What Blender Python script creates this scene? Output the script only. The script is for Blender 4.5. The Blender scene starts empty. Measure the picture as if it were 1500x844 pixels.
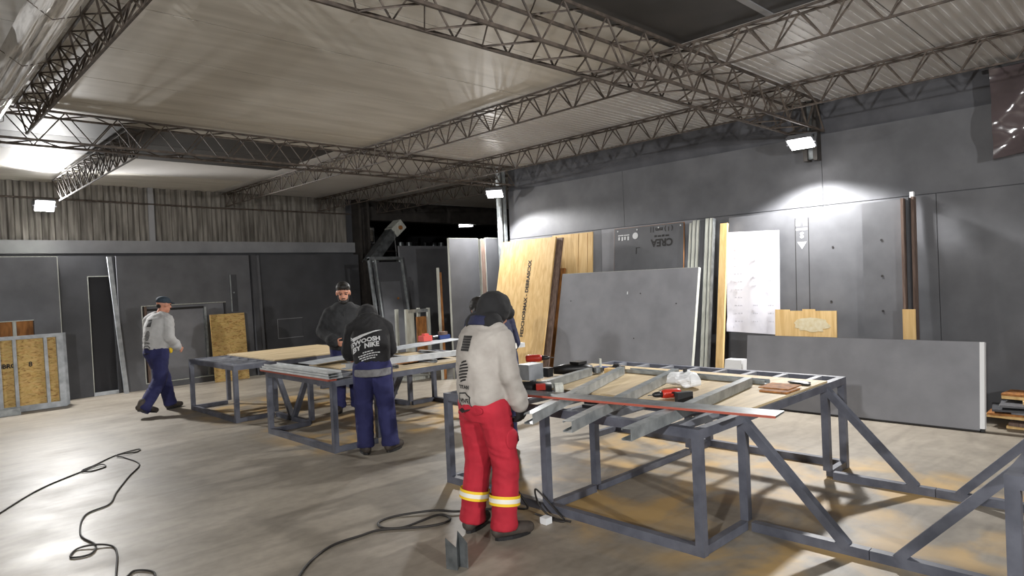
import bpy, bmesh, math, random
from mathutils import Vector, Matrix, noise
from mathutils.bvhtree import BVHTree
random.seed(7)
S = bpy.context.scene
C = S.collection
PI = math.pi
# ---------------------------------------------------------------- camera
CAMH = 1.7
R = Matrix(((0.71595499, 0.04008947, -0.69699447), (-0.69671657, -0.02283521, -0.71698296), (-0.04465948, 0.99893513, 0.01158202)))
cd = bpy.data.cameras.new('camera')
cam = bpy.data.objects.new('camera', cd)
C.objects.link(cam)
cd.sensor_width = 36
cd.lens = 974 / 1500 * 36
cd.clip_start = 0.05
R.normalize() if hasattr(R, 'normalize') else None
cam.matrix_world = Matrix.Translation((0, 0, CAMH)) @ R.to_4x4()
S.camera = cam
# ---------------------------------------------------------------- world, exposure
w = bpy.data.worlds.new('world')
S.world = w
w.use_nodes = True
w.node_tree.nodes['Background'].inputs[0].default_value = (0.02, 0.022, 0.026, 1)
w.node_tree.nodes['Background'].inputs[1].default_value = 1
S.view_settings.view_transform = 'Standard'
S.view_settings.look = 'None'
S.view_settings.gamma = 1
S.view_settings.exposure = 0.28
S.view_settings.use_curve_mapping = False
# floodlight powers (W) used by the floodlight builder below
POWER = dict(post=800, corner=560, leftwall=850, far=200, behind=1500, behind2=1100)

# ---------------------------------------------------------------- materials
def srgb(r, g, b):
    f = lambda c: (c / 255 / 12.92) if c <= 10 else ((c / 255 + .055) / 1.055) ** 2.4
    return (f(r), f(g), f(b), 1)

def base_mat(name):
    m = bpy.data.materials.new(name)
    m.use_nodes = True
    return m, m.node_tree, m.node_tree.nodes['Principled BSDF']

def mat(name, c1, c2=None, rough=.6, metal=0, scale=6, stretch=(1, 1, 1), detail=6, bump=0, bscale=None, lo=.35, hi=.65, spec=.5, distort=0):
    m, nt, b = base_mat(name)
    b.inputs['Roughness'].default_value = rough
    b.inputs['Metallic'].default_value = metal
    b.inputs['Specular IOR Level'].default_value = spec
    c2 = c2 or c1
    tc = nt.nodes.new('ShaderNodeTexCoord')
    mp = nt.nodes.new('ShaderNodeMapping')
    mp.inputs['Scale'].default_value = stretch
    nt.links.new(tc.outputs['Object'], mp.inputs[0])
    n = nt.nodes.new('ShaderNodeTexNoise')
    n.inputs['Scale'].default_value = scale
    n.inputs['Detail'].default_value = detail
    n.inputs['Distortion'].default_value = distort
    nt.links.new(mp.outputs[0], n.inputs[0])
    r = nt.nodes.new('ShaderNodeValToRGB')
    r.color_ramp.elements[0].position = lo
    r.color_ramp.elements[1].position = hi
    r.color_ramp.elements[0].color = c1
    r.color_ramp.elements[1].color = c2
    nt.links.new(n.outputs[0], r.inputs[0])
    nt.links.new(r.outputs[0], b.inputs['Base Color'])
    if bump:
        n2 = nt.nodes.new('ShaderNodeTexNoise')
        n2.inputs['Scale'].default_value = bscale or scale * 4
        n2.inputs['Detail'].default_value = 5
        nt.links.new(mp.outputs[0], n2.inputs[0])
        bp = nt.nodes.new('ShaderNodeBump')
        bp.inputs['Strength'].default_value = bump
        bp.inputs['Distance'].default_value = .01
        nt.links.new(n2.outputs[0], bp.inputs['Height'])
        nt.links.new(bp.outputs[0], b.inputs['Normal'])
    return m

def emis(name, col, st):
    m, nt, b = base_mat(name)
    b.inputs['Base Color'].default_value = (.8, .8, .8, 1)
    b.inputs['Emission Color'].default_value = col
    b.inputs['Emission Strength'].default_value = st
    return m

def osb_mat():
    m, nt, b = base_mat('osb')
    b.inputs['Roughness'].default_value = .7
    tc = nt.nodes.new('ShaderNodeTexCoord')
    mp = nt.nodes.new('ShaderNodeMapping')
    mp.inputs['Scale'].default_value = (9, 9, 26)
    nt.links.new(tc.outputs['Object'], mp.inputs[0])
    n = nt.nodes.new('ShaderNodeTexNoise')
    n.inputs['Scale'].default_value = 1.3
    n.inputs['Detail'].default_value = 3
    n.inputs['Distortion'].default_value = 1.2
    nt.links.new(mp.outputs[0], n.inputs[0])
    v = nt.nodes.new('ShaderNodeTexVoronoi')
    v.inputs['Scale'].default_value = 1.5
    nt.links.new(mp.outputs[0], v.inputs[0])
    r = nt.nodes.new('ShaderNodeValToRGB')
    e = r.color_ramp.elements
    e[0].position = .33; e[0].color = srgb(150, 114, 62)
    e[1].position = .62; e[1].color = srgb(214, 182, 118)
    x = e.new(.43); x.color = srgb(200, 164, 98)
    nt.links.new(n.outputs[0], r.inputs[0])
    mx = nt.nodes.new('ShaderNodeMix')
    mx.data_type = 'RGBA'; mx.blend_type = 'MULTIPLY'
    mx.inputs[0].default_value = .08
    nt.links.new(r.outputs[0], mx.inputs[6])
    nt.links.new(v.outputs['Color'], mx.inputs[7])
    nt.links.new(mx.outputs[2], b.inputs['Base Color'])
    return m

def floor_mat():
    m, nt, b = base_mat('concrete_floor')
    N = nt.nodes.new
    L = nt.links.new
    tc = N('ShaderNodeTexCoord')
    def nz(scale, detail=6, st=(1, 1, 1), dist=0):
        mp = N('ShaderNodeMapping'); mp.inputs['Scale'].default_value = st
        mp.inputs['Rotation'].default_value = (0, 0, .5)
        L(tc.outputs['Object'], mp.inputs[0])
        n = N('ShaderNodeTexNoise'); n.inputs['Scale'].default_value = scale; n.inputs['Detail'].default_value = detail
        n.inputs['Distortion'].default_value = dist
        L(mp.outputs[0], n.inputs[0]); return n
    def ramp(n, a, ca, z, cz):
        r = N('ShaderNodeValToRGB'); e = r.color_ramp.elements
        e[0].position = a; e[0].color = ca; e[1].position = z; e[1].color = cz
        L(n.outputs[0], r.inputs[0]); return r
    def mix(f, a, c, blend='MIX', k=None):
        x = N('ShaderNodeMix'); x.data_type = 'RGBA'; x.blend_type = blend
        if k is None: L(f, x.inputs[0])
        else: x.inputs[0].default_value = k
        L(a, x.inputs[6]); L(c, x.inputs[7]); return x.outputs[2]
    c = ramp(nz(.55, 8, (1, 1.3, 1), .4), .3, srgb(136, 128, 116), .7, srgb(157, 149, 136)).outputs[0]
    c = mix(None, c, ramp(nz(3.4, 9, (.6, 2.0, 1), .8), .34, (.6, .59, .58, 1), .6, (1, 1, 1, 1)).outputs[0], 'MULTIPLY', .55)
    c = mix(None, c, ramp(nz(14, 6), .35, (.72, .72, .72, 1), .6, (1, 1, 1, 1)).outputs[0], 'MULTIPLY', .4)
    # sawdust drifted under the benches
    def boxmask(x0, x1, y0, y1, soft):
        sx = N('ShaderNodeSeparateXYZ'); L(tc.outputs['Object'], sx.inputs[0])
        outs = []
        for o, a, z in ((0, x0, x1), (1, y0, y1)):
            for (p, q) in ((a - soft, a), (z + soft, z)):
                r = N('ShaderNodeMapRange'); r.inputs[1].default_value = p; r.inputs[2].default_value = q
                L(sx.outputs[o], r.inputs[0]); outs.append(r.outputs[0])
        k = outs[0]
        for o in outs[1:]:
            mm = N('ShaderNodeMath'); mm.operation = 'MULTIPLY'; L(k, mm.inputs[0]); L(o, mm.inputs[1]); k = mm.outputs[0]
        return k
    dn = ramp(nz(1.7, 9, (1, 1, 1), .6), .44, (0, 0, 0, 1), .62, (.9, .9, .9, 1)).outputs[0]
    for bx_ in ((3.5, 6.0, .2, 4.3), (3.45, 5.9, 6.4, 7.8), (3.45, 5.6, 8.9, 10.3)):
        k = boxmask(*bx_, .35)
        mm = N('ShaderNodeMath'); mm.operation = 'MULTIPLY'; L(k, mm.inputs[0]); L(dn, mm.inputs[1])
        rgb = N('ShaderNodeRGB'); rgb.outputs[0].default_value = srgb(186, 154, 100)
        c = mix(mm.outputs[0], c, rgb.outputs[0])
    L(c, b.inputs['Base Color'])
    rr = ramp(nz(1.8, 6), .3, (.42, .42, .42, 1), .7, (.56, .56, .56, 1))
    L(rr.outputs[0], b.inputs['Roughness'])
    bp = N('ShaderNodeBump'); bp.inputs['Strength'].default_value = .12; bp.inputs['Distance'].default_value = .01
    L(nz(5, 8).outputs[0], bp.inputs['Height']); L(bp.outputs[0], b.inputs['Normal'])
    return m

M = {}
M['floor'] = floor_mat()
M['osb'] = osb_mat()
M['ply'] = mat('plywood', srgb(205, 168, 108), srgb(226, 194, 138), .65, scale=2.2, stretch=(9, 9, .8), bump=.1, distort=.6)
M['plydeck'] = mat('plywood_deck', srgb(176, 156, 122), srgb(206, 186, 148), .65, scale=2, stretch=(1, 8, 8), distort=.4)
M['plydirt'] = mat('plywood_edge', srgb(120, 78, 40), srgb(176, 118, 62), .8, scale=5, stretch=(4, 4, 1))
M['brown'] = mat('brown_edge', srgb(88, 72, 64), srgb(122, 102, 92), .8, scale=8, stretch=(6, 6, .6))
M['dark'] = mat('charcoal_board', srgb(84, 85, 89), srgb(98, 99, 103), .62, scale=2.5, bump=.04, bscale=40)
M['dark2'] = mat('charcoal_board_dull', srgb(62, 63, 67), srgb(76, 77, 81), .7, scale=2, bump=.04, bscale=40)
M['grey'] = mat('grey_cement_board', srgb(120, 121, 126), srgb(132, 133, 138), .6, scale=3, bump=.05, bscale=40)
M['wallblock'] = mat('painted_block', srgb(66, 67, 72), srgb(82, 83, 88), .75, scale=3, bump=.15, bscale=12)
M['steel'] = mat('bench_steel', srgb(74, 77, 88), srgb(98, 101, 112), .48, scale=7, stretch=(1, 1, 1))
M['steel_l'] = mat('bench_steel_worn', srgb(112, 115, 124), srgb(142, 145, 152), .42, scale=9)
M['galv'] = mat('galvanised', srgb(132, 138, 140), srgb(168, 173, 175), .36, metal=.4, scale=12, stretch=(1, 1, 1))
M['galvpaint'] = mat('galvanised_dull', srgb(150, 155, 160), srgb(182, 187, 192), .5, metal=.1, scale=9)
M['galvdark'] = mat('galvanised_dark', srgb(92, 96, 98), srgb(128, 132, 134), .4, metal=.6, scale=9)
M['truss'] = mat('truss_rust', srgb(58, 51, 46), srgb(88, 78, 70), .7, scale=14)
M['ceil_b'] = mat('ceiling_beige', srgb(192, 188, 179), srgb(216, 212, 204), .55, scale=2.2, stretch=(.45, 3.0, 1), detail=10, distort=.3, lo=.3, hi=.7)
M['ceil_w'] = mat('ceiling_white', srgb(190, 188, 186), srgb(204, 202, 200), .4, scale=.8, stretch=(.5, 1, 1))
M['ceil_d'] = mat('ceiling_dark', srgb(42, 41, 41), srgb(56, 54, 53), .6, scale=1.6)
M['corr'] = mat('corrugated_zinc', srgb(92, 88, 82), srgb(146, 142, 135), .55, metal=.25, scale=3, stretch=(6, 6, .5), detail=8)
M['band'] = mat('band_grey', srgb(128, 129, 132), srgb(146, 147, 150), .5, scale=2)
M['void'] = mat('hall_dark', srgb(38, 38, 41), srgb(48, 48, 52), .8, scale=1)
M['column'] = mat('column_dark', srgb(44, 41, 39), srgb(58, 54, 51), .7, scale=6)
M['white'] = mat('white_plastic', srgb(224, 226, 228), None, .5)
M['offwhite'] = mat('foam_edge', srgb(196, 198, 190), srgb(168, 170, 162), .7, scale=10, stretch=(4, 4, .5))
M['paper'] = mat('paper', srgb(226, 226, 234), srgb(214, 214, 224), .85, scale=3)
M['smear'] = mat('smear', srgb(206, 190, 150), srgb(216, 206, 178), .7, scale=20)
M['galvlight'] = mat('galvanised_light', srgb(186, 190, 192), srgb(212, 215, 216), .45, metal=.1, scale=9)
M['ink'] = mat('ink', srgb(34, 32, 32), None, .7)
M['pencil'] = mat('pencil', srgb(190, 190, 200), None, .8)
M['black'] = mat('black_plastic', srgb(30, 30, 32), None, .45)
M['rubber'] = mat('black_cable', srgb(38, 35, 33), None, .6)
M['red'] = mat('red_plastic', srgb(196, 52, 38), None, .4)
M['redrail'] = mat('rail_red', srgb(166, 84, 68), None, .5)
M['blue'] = mat('blue_plastic', srgb(44, 66, 128), None, .45)
M['coral'] = mat('coral_plastic', srgb(226, 92, 84), None, .5)
M['wh_mark'] = mat('white_print', srgb(206, 208, 210), None, .7)
M['lamp_body'] = mat('lamp_aluminium', srgb(120, 122, 126), None, .4, metal=.5)
M['lens'] = emis('lamp_lens', (1, .97, .93, 1), 40)
M['foil'] = mat('foil', srgb(176, 174, 172), srgb(246, 245, 244), .25, metal=.1, lo=.3, hi=.52, scale=4, stretch=(14, .8, 1), bump=.6, bscale=6)
M['film'] = mat('dark_film', srgb(66, 58, 60), srgb(84, 74, 76), .14, scale=2, spec=.9)
M['skin'] = mat('skin', srgb(186, 128, 104), srgb(198, 142, 118), .55, scale=20)
M['sweat'] = mat('grey_sweatshirt', srgb(148, 142, 136), srgb(172, 167, 161), .92, scale=5, bump=.25, bscale=30)
M['sweat2'] = mat('light_grey_sweatshirt', srgb(170, 170, 170), srgb(188, 188, 188), .92, scale=5, bump=.25, bscale=30)
M['redcloth'] = mat('red_workwear', srgb(158, 24, 42), srgb(180, 34, 52), .85, scale=6, bump=.2, bscale=26)
M['navy'] = mat('navy_workwear', srgb(34, 36, 78), srgb(44, 46, 92), .88, scale=6, bump=.2, bscale=26)
M['navyjacket'] = mat('navy_jacket', srgb(26, 30, 58), srgb(36, 40, 70), .85, scale=6, bump=.2, bscale=26)
M['blackcloth'] = mat('black_cloth', srgb(26, 26, 28), srgb(36, 36, 38), .92, scale=6, bump=.25, bscale=26)
M['charcloth'] = mat('charcoal_cloth', srgb(40, 41, 43), srgb(50, 51, 53), .92, scale=6, bump=.25, bscale=26)
M['hair'] = mat('black_hair', srgb(18, 16, 16), srgb(30, 27, 25), .6, scale=60)
M['cap'] = mat('slate_cap', srgb(40, 52, 64), srgb(50, 62, 74), .85, scale=10)
M['shoe'] = mat('work_boot', srgb(52, 46, 42), srgb(74, 66, 60), .7, scale=12)
M['glove'] = mat('black_glove', srgb(28, 28, 30), None, .8)
M['yellow'] = mat('hi_vis_yellow', srgb(236, 196, 40), None, .6)
M['reflect'] = mat('reflective_tape', srgb(226, 224, 214), None, .4)
M['greyband'] = mat('grey_knit', srgb(112, 112, 114), srgb(128, 128, 130), .9, scale=30)

# ---------------------------------------------------------------- mesh helpers
class MB:
    def __init__(s):
        s.v = []; s.f = []
    def add(s, vs, fs):
        o = len(s.v)
        s.v += [Vector(p) for p in vs]
        s.f += [tuple(i + o for i in f) for f in fs]
        return s
    def hexa(s, p):
        return s.add(p, [(0, 3, 2, 1), (4, 5, 6, 7), (0, 1, 5, 4), (1, 2, 6, 5), (2, 3, 7, 6), (3, 0, 4, 7)])
    def box(s, x0, x1, y0, y1, z0, z1):
        return s.hexa([(x0, y0, z0), (x1, y0, z0), (x1, y1, z0), (x0, y1, z0), (x0, y0, z1), (x1, y0, z1), (x1, y1, z1), (x0, y1, z1)])
    def fbox(s, F, a0, a1, b0, b1, c0, c1):
        p = F.pt
        return s.hexa([p(a0, b0, c0), p(a0, b0, c1), p(a1, b0, c1), p(a1, b0, c0), p(a0, b1, c0), p(a0, b1, c1), p(a1, b1, c1), p(a1, b1, c0)])
    def beam(s, p, q, w, h, up=(0, 0, 1)):
        p, q = Vector(p), Vector(q)
        d = (q - p).normalized()
        r = d.cross(Vector(up))
        r = r.normalized() if r.length > 1e-4 else Vector((1, 0, 0))
        u = r.cross(d).normalized()
        r *= w / 2; u *= h / 2
        return s.hexa([p - r - u, p + r - u, p + r + u, p - r + u, q - r - u, q + r - u, q + r + u, q - r + u])
    def tube(s, pts, r, n=6, closed=False):
        pts = [Vector(p) for p in pts]
        rad = r if isinstance(r, (list, tuple)) else [r] * len(pts)
        vs = []; fs = []
        prev = None
        for i, p in enumerate(pts):
            d = (pts[min(i + 1, len(pts) - 1)] - pts[max(i - 1, 0)])
            d = d.normalized() if d.length > 1e-9 else Vector((0, 0, 1))
            if prev is None:
                a = d.cross(Vector((0, 0, 1)))
                if a.length < .1: a = d.cross(Vector((1, 0, 0)))
            else:
                a = prev - d * prev.dot(d)
                if a.length < 1e-4: a = d.orthogonal()
            a.normalize(); prev = a
            b = d.cross(a)
            for k in range(n):
                t = 2 * PI * k / n
                vs.append(p + (a * math.cos(t) + b * math.sin(t)) * rad[i])
        for i in range(len(pts) - 1):
            for k in range(n):
                fs.append((i * n + k, i * n + (k + 1) % n, (i + 1) * n + (k + 1) % n, (i + 1) * n + k))
        fs.append(tuple(reversed(range(n))))
        fs.append(tuple(range((len(pts) - 1) * n, len(pts) * n)))
        return s.add(vs, fs)
    def cyl(s, p, q, r, n=14, r2=None):
        return s.tube([p, q], [r, r if r2 is None else r2], n)
    def ell(s, c, rx, ry, rz, ax=None, n=14, m=9):
        c = Vector(c)
        ax = ax or (Vector((1, 0, 0)), Vector((0, 1, 0)), Vector((0, 0, 1)))
        vs = [c - ax[2] * rz]; fs = []
        for i in range(1, m):
            t = -PI / 2 + PI * i / m
            for k in range(n):
                a = 2 * PI * k / n
                vs.append(c + ax[0] * (rx * math.cos(t) * math.cos(a)) + ax[1] * (ry * math.cos(t) * math.sin(a)) + ax[2] * (rz * math.sin(t)))
        vs.append(c + ax[2] * rz)
        for k in range(n): fs.append((0, 1 + (k + 1) % n, 1 + k))
        for i in range(m - 2):
            for k in range(n):
                a = 1 + i * n + k; b = 1 + i * n + (k + 1) % n
                fs.append((a, b, b + n, a + n))
        l = len(vs) - 1; o = 1 + (m - 2) * n
        for k in range(n): fs.append((o + k, o + (k + 1) % n, l))
        return s.add(vs, fs)
    def cap(s, p, q, r1, r2, n=12):
        """tapered capsule"""
        p, q = Vector(p), Vector(q)
        d = (q - p); L = max(d.length, 1e-5); d /= L
        pts = []; rad = []
        for t in (-1, -.92, -.7, -.38): pts.append(p + d * r1 * t); rad.append(max(r1 * math.sqrt(1 - t * t), .0005))
        pts.append(p); rad.append(r1); pts.append(q); rad.append(r2)
        for t in (.38, .7, .92, 1): pts.append(q + d * r2 * t); rad.append(max(r2 * math.sqrt(1 - t * t), .0005))
        return s.tube(pts, rad, n)
    def loft(s, rings, n=20):
        """rings: (centre, axisA vector, axisB vector) elliptical sections, capped"""
        vs = []; fs = []
        for c, a, b in rings:
            c = Vector(c)
            for k in range(n):
                t = 2 * PI * k / n
                vs.append(c + Vector(a) * math.cos(t) + Vector(b) * math.sin(t))
        for i in range(len(rings) - 1):
            for k in range(n):
                fs.append((i * n + k, i * n + (k + 1) % n, (i + 1) * n + (k + 1) % n, (i + 1) * n + k))
        fs.append(tuple(reversed(range(n)))); fs.append(tuple(range((len(rings) - 1) * n, len(rings) * n)))
        return s.add(vs, fs)
    def mesh(s, name, off=(0, 0, 0), smooth=False):
        off = Vector(off)
        me = bpy.data.meshes.new(name)
        me.from_pydata([tuple(p - off) for p in s.v], [], s.f)
        bm = bmesh.new(); bm.from_mesh(me)
        bmesh.ops.recalc_face_normals(bm, faces=bm.faces)
        bm.to_mesh(me); bm.free()
        if smooth:
            me.polygons.foreach_set('use_smooth', [True] * len(me.polygons))
        me.update()
        return me
    def build(s, name, m, parent=None, smooth=False, local=False):
        me = s.mesh(name, (0, 0, 0) if (local or parent is None) else WL.get(parent.name, Vector()), smooth)
        return link(name, me, m, parent)

WL = {}   # world location of every unrotated parent
def link(name, me, m, parent=None):
    me.materials.clear(); me.materials.append(M[m] if isinstance(m, str) else m)
    o = bpy.data.objects.new(name, me)
    C.objects.link(o)
    if parent: o.parent = parent
    WL[o.name] = Vector(WL.get(parent.name, Vector())) if parent else Vector()
    return o

def tag(o, label, cat, group=None):
    o['label'] = label; o['category'] = cat; o['kind'] = 'thing'
    if group: o['group'] = group
    return o

def thing(name, label, cat, loc=(0, 0, 0), rotz=0, group=None, rot=None):
    o = bpy.data.objects.new(name, None)
    C.objects.link(o)
    o.empty_display_size = .05
    o.location = loc
    o.rotation_euler = rot or (0, 0, rotz)
    WL[o.name] = Vector(loc)
    return tag(o, label, cat, group)

def struct(name, mb, m, parent=None):
    o = mb.build(name, m, parent)
    if parent is None: o['kind'] = 'structure'
    return o

class Frame:
    """panel frame: a along the wall, b up the slope, c out of the wall"""
    def __init__(s, O, U, V, N):
        s.O, s.U, s.V, s.N = Vector(O), Vector(U), Vector(V), Vector(N)
    def pt(s, a, b, c=0):
        return s.O + s.U * a + s.V * b + s.N * c

def right_frame(y0, xb, deg, zb=0):     # leans on the right wall; a runs along +y
    t = math.radians(deg)
    return Frame((xb, y0, zb), (0, 1, 0), (math.sin(t), 0, math.cos(t)), (-math.cos(t), 0, math.sin(t)))
def left_frame(x0, yb, deg, zb=0):      # leans on the left wall; a runs along +x
    t = math.radians(deg)
    return Frame((x0, yb, zb), (1, 0, 0), (0, math.sin(t), math.cos(t)), (0, -math.cos(t), math.sin(t)))

def text_mb(txt, size, bold=0.0, spacing=1.0):
    cu = bpy.data.curves.new('t', 'FONT')
    cu.body = txt; cu.size = size; cu.align_x = 'CENTER'; cu.align_y = 'CENTER'; cu.offset = bold; cu.space_character = spacing
    cu.resolution_u = 3
    o = bpy.data.objects.new('t', cu); C.objects.link(o)
    bpy.context.view_layer.update()
    me = bpy.data.meshes.new_from_object(o.evaluated_get(bpy.context.evaluated_depsgraph_get()))
    mb = MB(); mb.v = [v.co.copy() for v in me.vertices]; mb.f = [tuple(p.vertices) for p in me.polygons]
    bpy.data.objects.remove(o); bpy.data.curves.remove(cu); bpy.data.meshes.remove(me)
    return mb

def print_on(F, mb, a, b, rot, c, name, m, parent, flip=False):
    """lay flat print on a panel frame; reading direction follows what a viewer in the room sees"""
    parent = next((q for q in parent.children if q.name.split('.')[0] in ('board', 'osb_backing')), parent)
    cs, sn = math.cos(rot), math.sin(rot)
    sg = -1 if flip else 1
    out = MB()
    out.v = [F.pt(a + sg * (p.x * cs - p.y * sn), b + p.x * sn + p.y * cs, c) for p in mb.v]
    out.f = mb.f
    return out.build(name, m, parent)

def bolt(F, a, b, c, parent, m='ink', r=.014, name='hole'):
    parent = next((q for q in parent.children if q.name.split('.')[0] == 'board'), parent)
    mb = MB().cyl(F.pt(a, b, c - .004), F.pt(a, b, c + .002), r, 8)
    return mb.build(name, m, parent)

# ================================================================= SETTING
XW, YW, ZC = 8.6, 13.8, 3.76
struct('floor', MB().box(-6, 20, -6, 21, -.1, 0), 'floor')

# ---- right wall: painted block work with board cladding up to 3.35 m
wr = struct('wall_right', MB().box(XW + .03, XW + .25, -6, 8.85, 0, ZC + .1), 'wallblock')
ys = [8.85, 7.3, 6.08, 4.86, 3.22, 2.0, .78, -.44, -1.66, -2.88, -6]
for a, b in zip(ys[1:], ys[:-1]):
    MB().box(XW, XW + .03, a + .003, b - .003, 0, 2.455).build('wall_board', 'dark', wr)
ys = [8.85, 6.25, 3.22, .5, -2.5, -6]
for a, b in zip(ys[1:], ys[:-1]):
    MB().box(XW + .008, XW + .03, a + .003, b - .003, 2.465, 3.34).build('wall_board', 'dark', wr)
# ---- left wall
wl = struct('wall_left', MB().box(-6, 8.3, YW + .06, YW + .25, 0, ZC + .1), 'dark2')
struct('trim_1', MB().box(-6, 8.3, YW - .03, YW + .06, 2.52, 2.75), 'band')
pitch = .19
def corr_sheet(x0, n):
    mb = MB(); prof = []
    for i in range(n):
        o = x0 + i * pitch
        prof += [(o, 0), (o + .07, 0), (o + .095, -.05), (o + .165, -.05)]
    prof.append((x0 + n * pitch, 0))
    vs = []; fs = []
    for (x, d) in prof: vs += [(x, YW + .05 + d, 2.75), (x, YW + .05 + d, ZC)]
    for (x, d) in prof: vs += [(x, YW + .058 + d, 2.75), (x, YW + .058 + d, ZC)]
    k = len(prof)
    for i in range(k - 1):
        fs.append((2 * i, 2 * i + 2, 2 * i + 3, 2 * i + 1))
        fs.append((2 * k + 2 * i, 2 * k + 2 * i + 1, 2 * k + 2 * i + 3, 2 * k + 2 * i + 2))
    return mb.add(vs, fs)
x = -1.75
while x < 8.2:
    n = min(5, int((8.3 - x) / pitch))
    if n < 1: break
    corr_sheet(x, n).build('corrugated_sheet', 'corr', wl)
    x += n * pitch
MB().box(3.9, 4.0, YW - .03, YW + .02, 2.75, ZC).build('wall_post', 'band', wl)
MB().tube([(-1.5, YW - .02, 3.5), (2.5, YW - .02, 3.47), (5, YW - .02, 3.43), (8.2, YW - .02, 3.42)], .018).build('conduit', 'truss', wl)
# ---- enclosing walls behind the camera and the dark hall beyond
struct('wall_back', MB().box(-6, 20, -6.2, -6, 0, ZC + .1), 'wallblock')
struct('wall_side', MB().box(-6.2, -6, -6.2, 21, 0, ZC + .1), 'wallblock')
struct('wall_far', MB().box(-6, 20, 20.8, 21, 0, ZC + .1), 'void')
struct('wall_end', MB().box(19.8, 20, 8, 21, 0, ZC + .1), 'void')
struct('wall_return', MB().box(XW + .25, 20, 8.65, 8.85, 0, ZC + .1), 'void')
# ---- ceiling: base slab and its boards
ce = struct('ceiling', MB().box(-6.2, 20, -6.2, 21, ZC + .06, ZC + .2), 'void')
def cboard(x0, x1, y0, y1, m, z=ZC, ribs=0):
    mb = MB().box(x0 + .004, x1 - .004, y0 + .006, y1 - .006, z, ZC + .06)
    if ribs:
        k = int((y1 - y0) / ribs)
        for i in range(k):
            y = y0 + .03 + i * ribs
            mb.box(x0 + .01, x1 - .01, y, y + ribs * .35, z - .007, z)
    return mb.build('ceiling_panel', m, ce)
XJ2 = 5.36
yb = [3.3, 4.2, 5.2, 6.17, 7.12, 8.08, 8.62]
for a, b in zip(yb[:-1], yb[1:]):
    cboard(1.28, XJ2, a, b, 'ceil_b')
for a in range(-6, 9):
    cboard(-6.1, 1.28, a, min(a + 1, 8.62), 'ceil_b' if a > 1 else 'ceil_d')
for a, b in ((-6, -3.5), (-3.5, -1), (-1, 1.1), (1.1, 2.33), (2.39, 3.3)):
    cboard(1.28, XJ2, a, b, 'ceil_d')
MB().box(1.28, XJ2, 2.33, 2.39, ZC - .006, ZC + .06).build('ceiling_batten', 'band', ce)
y = -6.0
while y < 8.6:
    cboard(XJ2, XW + .25, y, min(y + 1.1, 8.62), 'ceil_w', ribs=.085)
    y += 1.1
for a, b, m in ((8.62, 8.95, 'ceil_b'), (8.95, 9.85, 'ceil_d'), (9.85, 10.3, 'column'), (10.3, 10.95, 'ceil_d'), (10.95, 12.3, 'ceil_w'), (12.3, YW + .06, 'ceil_b')):
    cboard(-6.1, 5.15, a, b, m)
for a, b in ((8.62, 9.7), (9.7, 10.8), (10.8, 11.9), (11.9, 13.0), (13.0, YW)):
    cboard(5.15, 19.8, a, b, 'ceil_w')
# lintel of the opening to the dark hall, columns
tag(MB().box(8.6, 19.8, YW, YW + .3, 3.3, ZC).build('lintel_beam', 'column'), 'dark steel beam across the opening into the unlit hall', 'beam')
tag(MB().box(8.31, 8.37, YW - .25, YW + .1, 0, ZC).box(8.37, 8.53, YW - .1, YW - .07, 0, ZC).box(8.53, 8.59, YW - .25, YW + .1, 0, ZC).build('steel_column', 'column'), 'dark steel column at the end of the corrugated wall', 'column')
def wall_post(y, z0, label):
    t = thing('wall_column', label, 'column', (XW - .08, y, z0))
    for s in (-1, 1):
        MB().box(XW - .14, XW - .001, y + s * .06 - .025, y + s * .06 + .025, z0, ZC).build('flange', 'column', t)
    MB().box(XW - .1, XW - .02, y - .035, y + .035, z0 + .02, ZC).build('web', 'galvdark', t)
wall_post(3.3, 3.02, 'dark steel post stub on the wall behind the floodlight near the hanging film')
t = thing('wall_column', 'bright steel corner post at the open end of the panelled wall', 'column', (8.5, 8.78, 0))
for (a, b) in ((8.4, 8.44), (8.5, 8.56)):
    MB().box(a, b, 8.86, 8.95, 0, ZC).build('flange', 'galv', t)
MB().box(8.44, 8.5, 8.89, 8.92, 0, ZC).build('web', 'column', t)

# ---- roof trusses
def zig(p, q, off_a, off_b, pitch, curve=True):
    """zigzag rod between two chords offset from the line p-q"""
    p, q = Vector(p), Vector(q); d = q - p; L = d.length; d /= L
    n = max(2, int(L / (pitch / 2)))
    pts = []
    for i in range(n + 1):
        c = p + d * (L * i / n)
        o = Vector(off_a) if i % 2 == 0 else Vector(off_b)
        if curve:
            e = d * (pitch * .06)
            k = (Vector(off_b) - Vector(off_a)) * (.05 if i % 2 == 0 else -.05)
            pts += [c + o - e + k, c + o, c + o + e + k]
        else: pts.append(c + o)
    return pts
def joist(p, q, zt, zb, label, w=.13, pitch=.42, group='light lattice joists under the ceiling'):
    p, q = Vector((*p, 0)), Vector((*q, 0)); d = (q - p).normalized(); r = Vector((-d.y, d.x, 0)) * (w / 2)
    t = thing('roof_joist', label, 'truss', (p.x, p.y, zb), group=group)
    top = Vector((0, 0, zt)); bot = Vector((0, 0, zb))
    for s in (-1, 1):
        MB().beam(p + top + r * s, q + top + r * s, .016, .018).build('top_chord', 'truss', t)
        MB().tube(zig(p, q, top + r * s, bot, pitch), .0085, 5).build('web_rod', 'truss', t)
    MB().beam(p + bot, q + bot, .016, .016).build('bottom_chord', 'truss', t)
    MB().tube(zig(p, q, top + r, top - r, pitch, False), .007, 5).build('top_lacing', 'truss', t)
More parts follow.
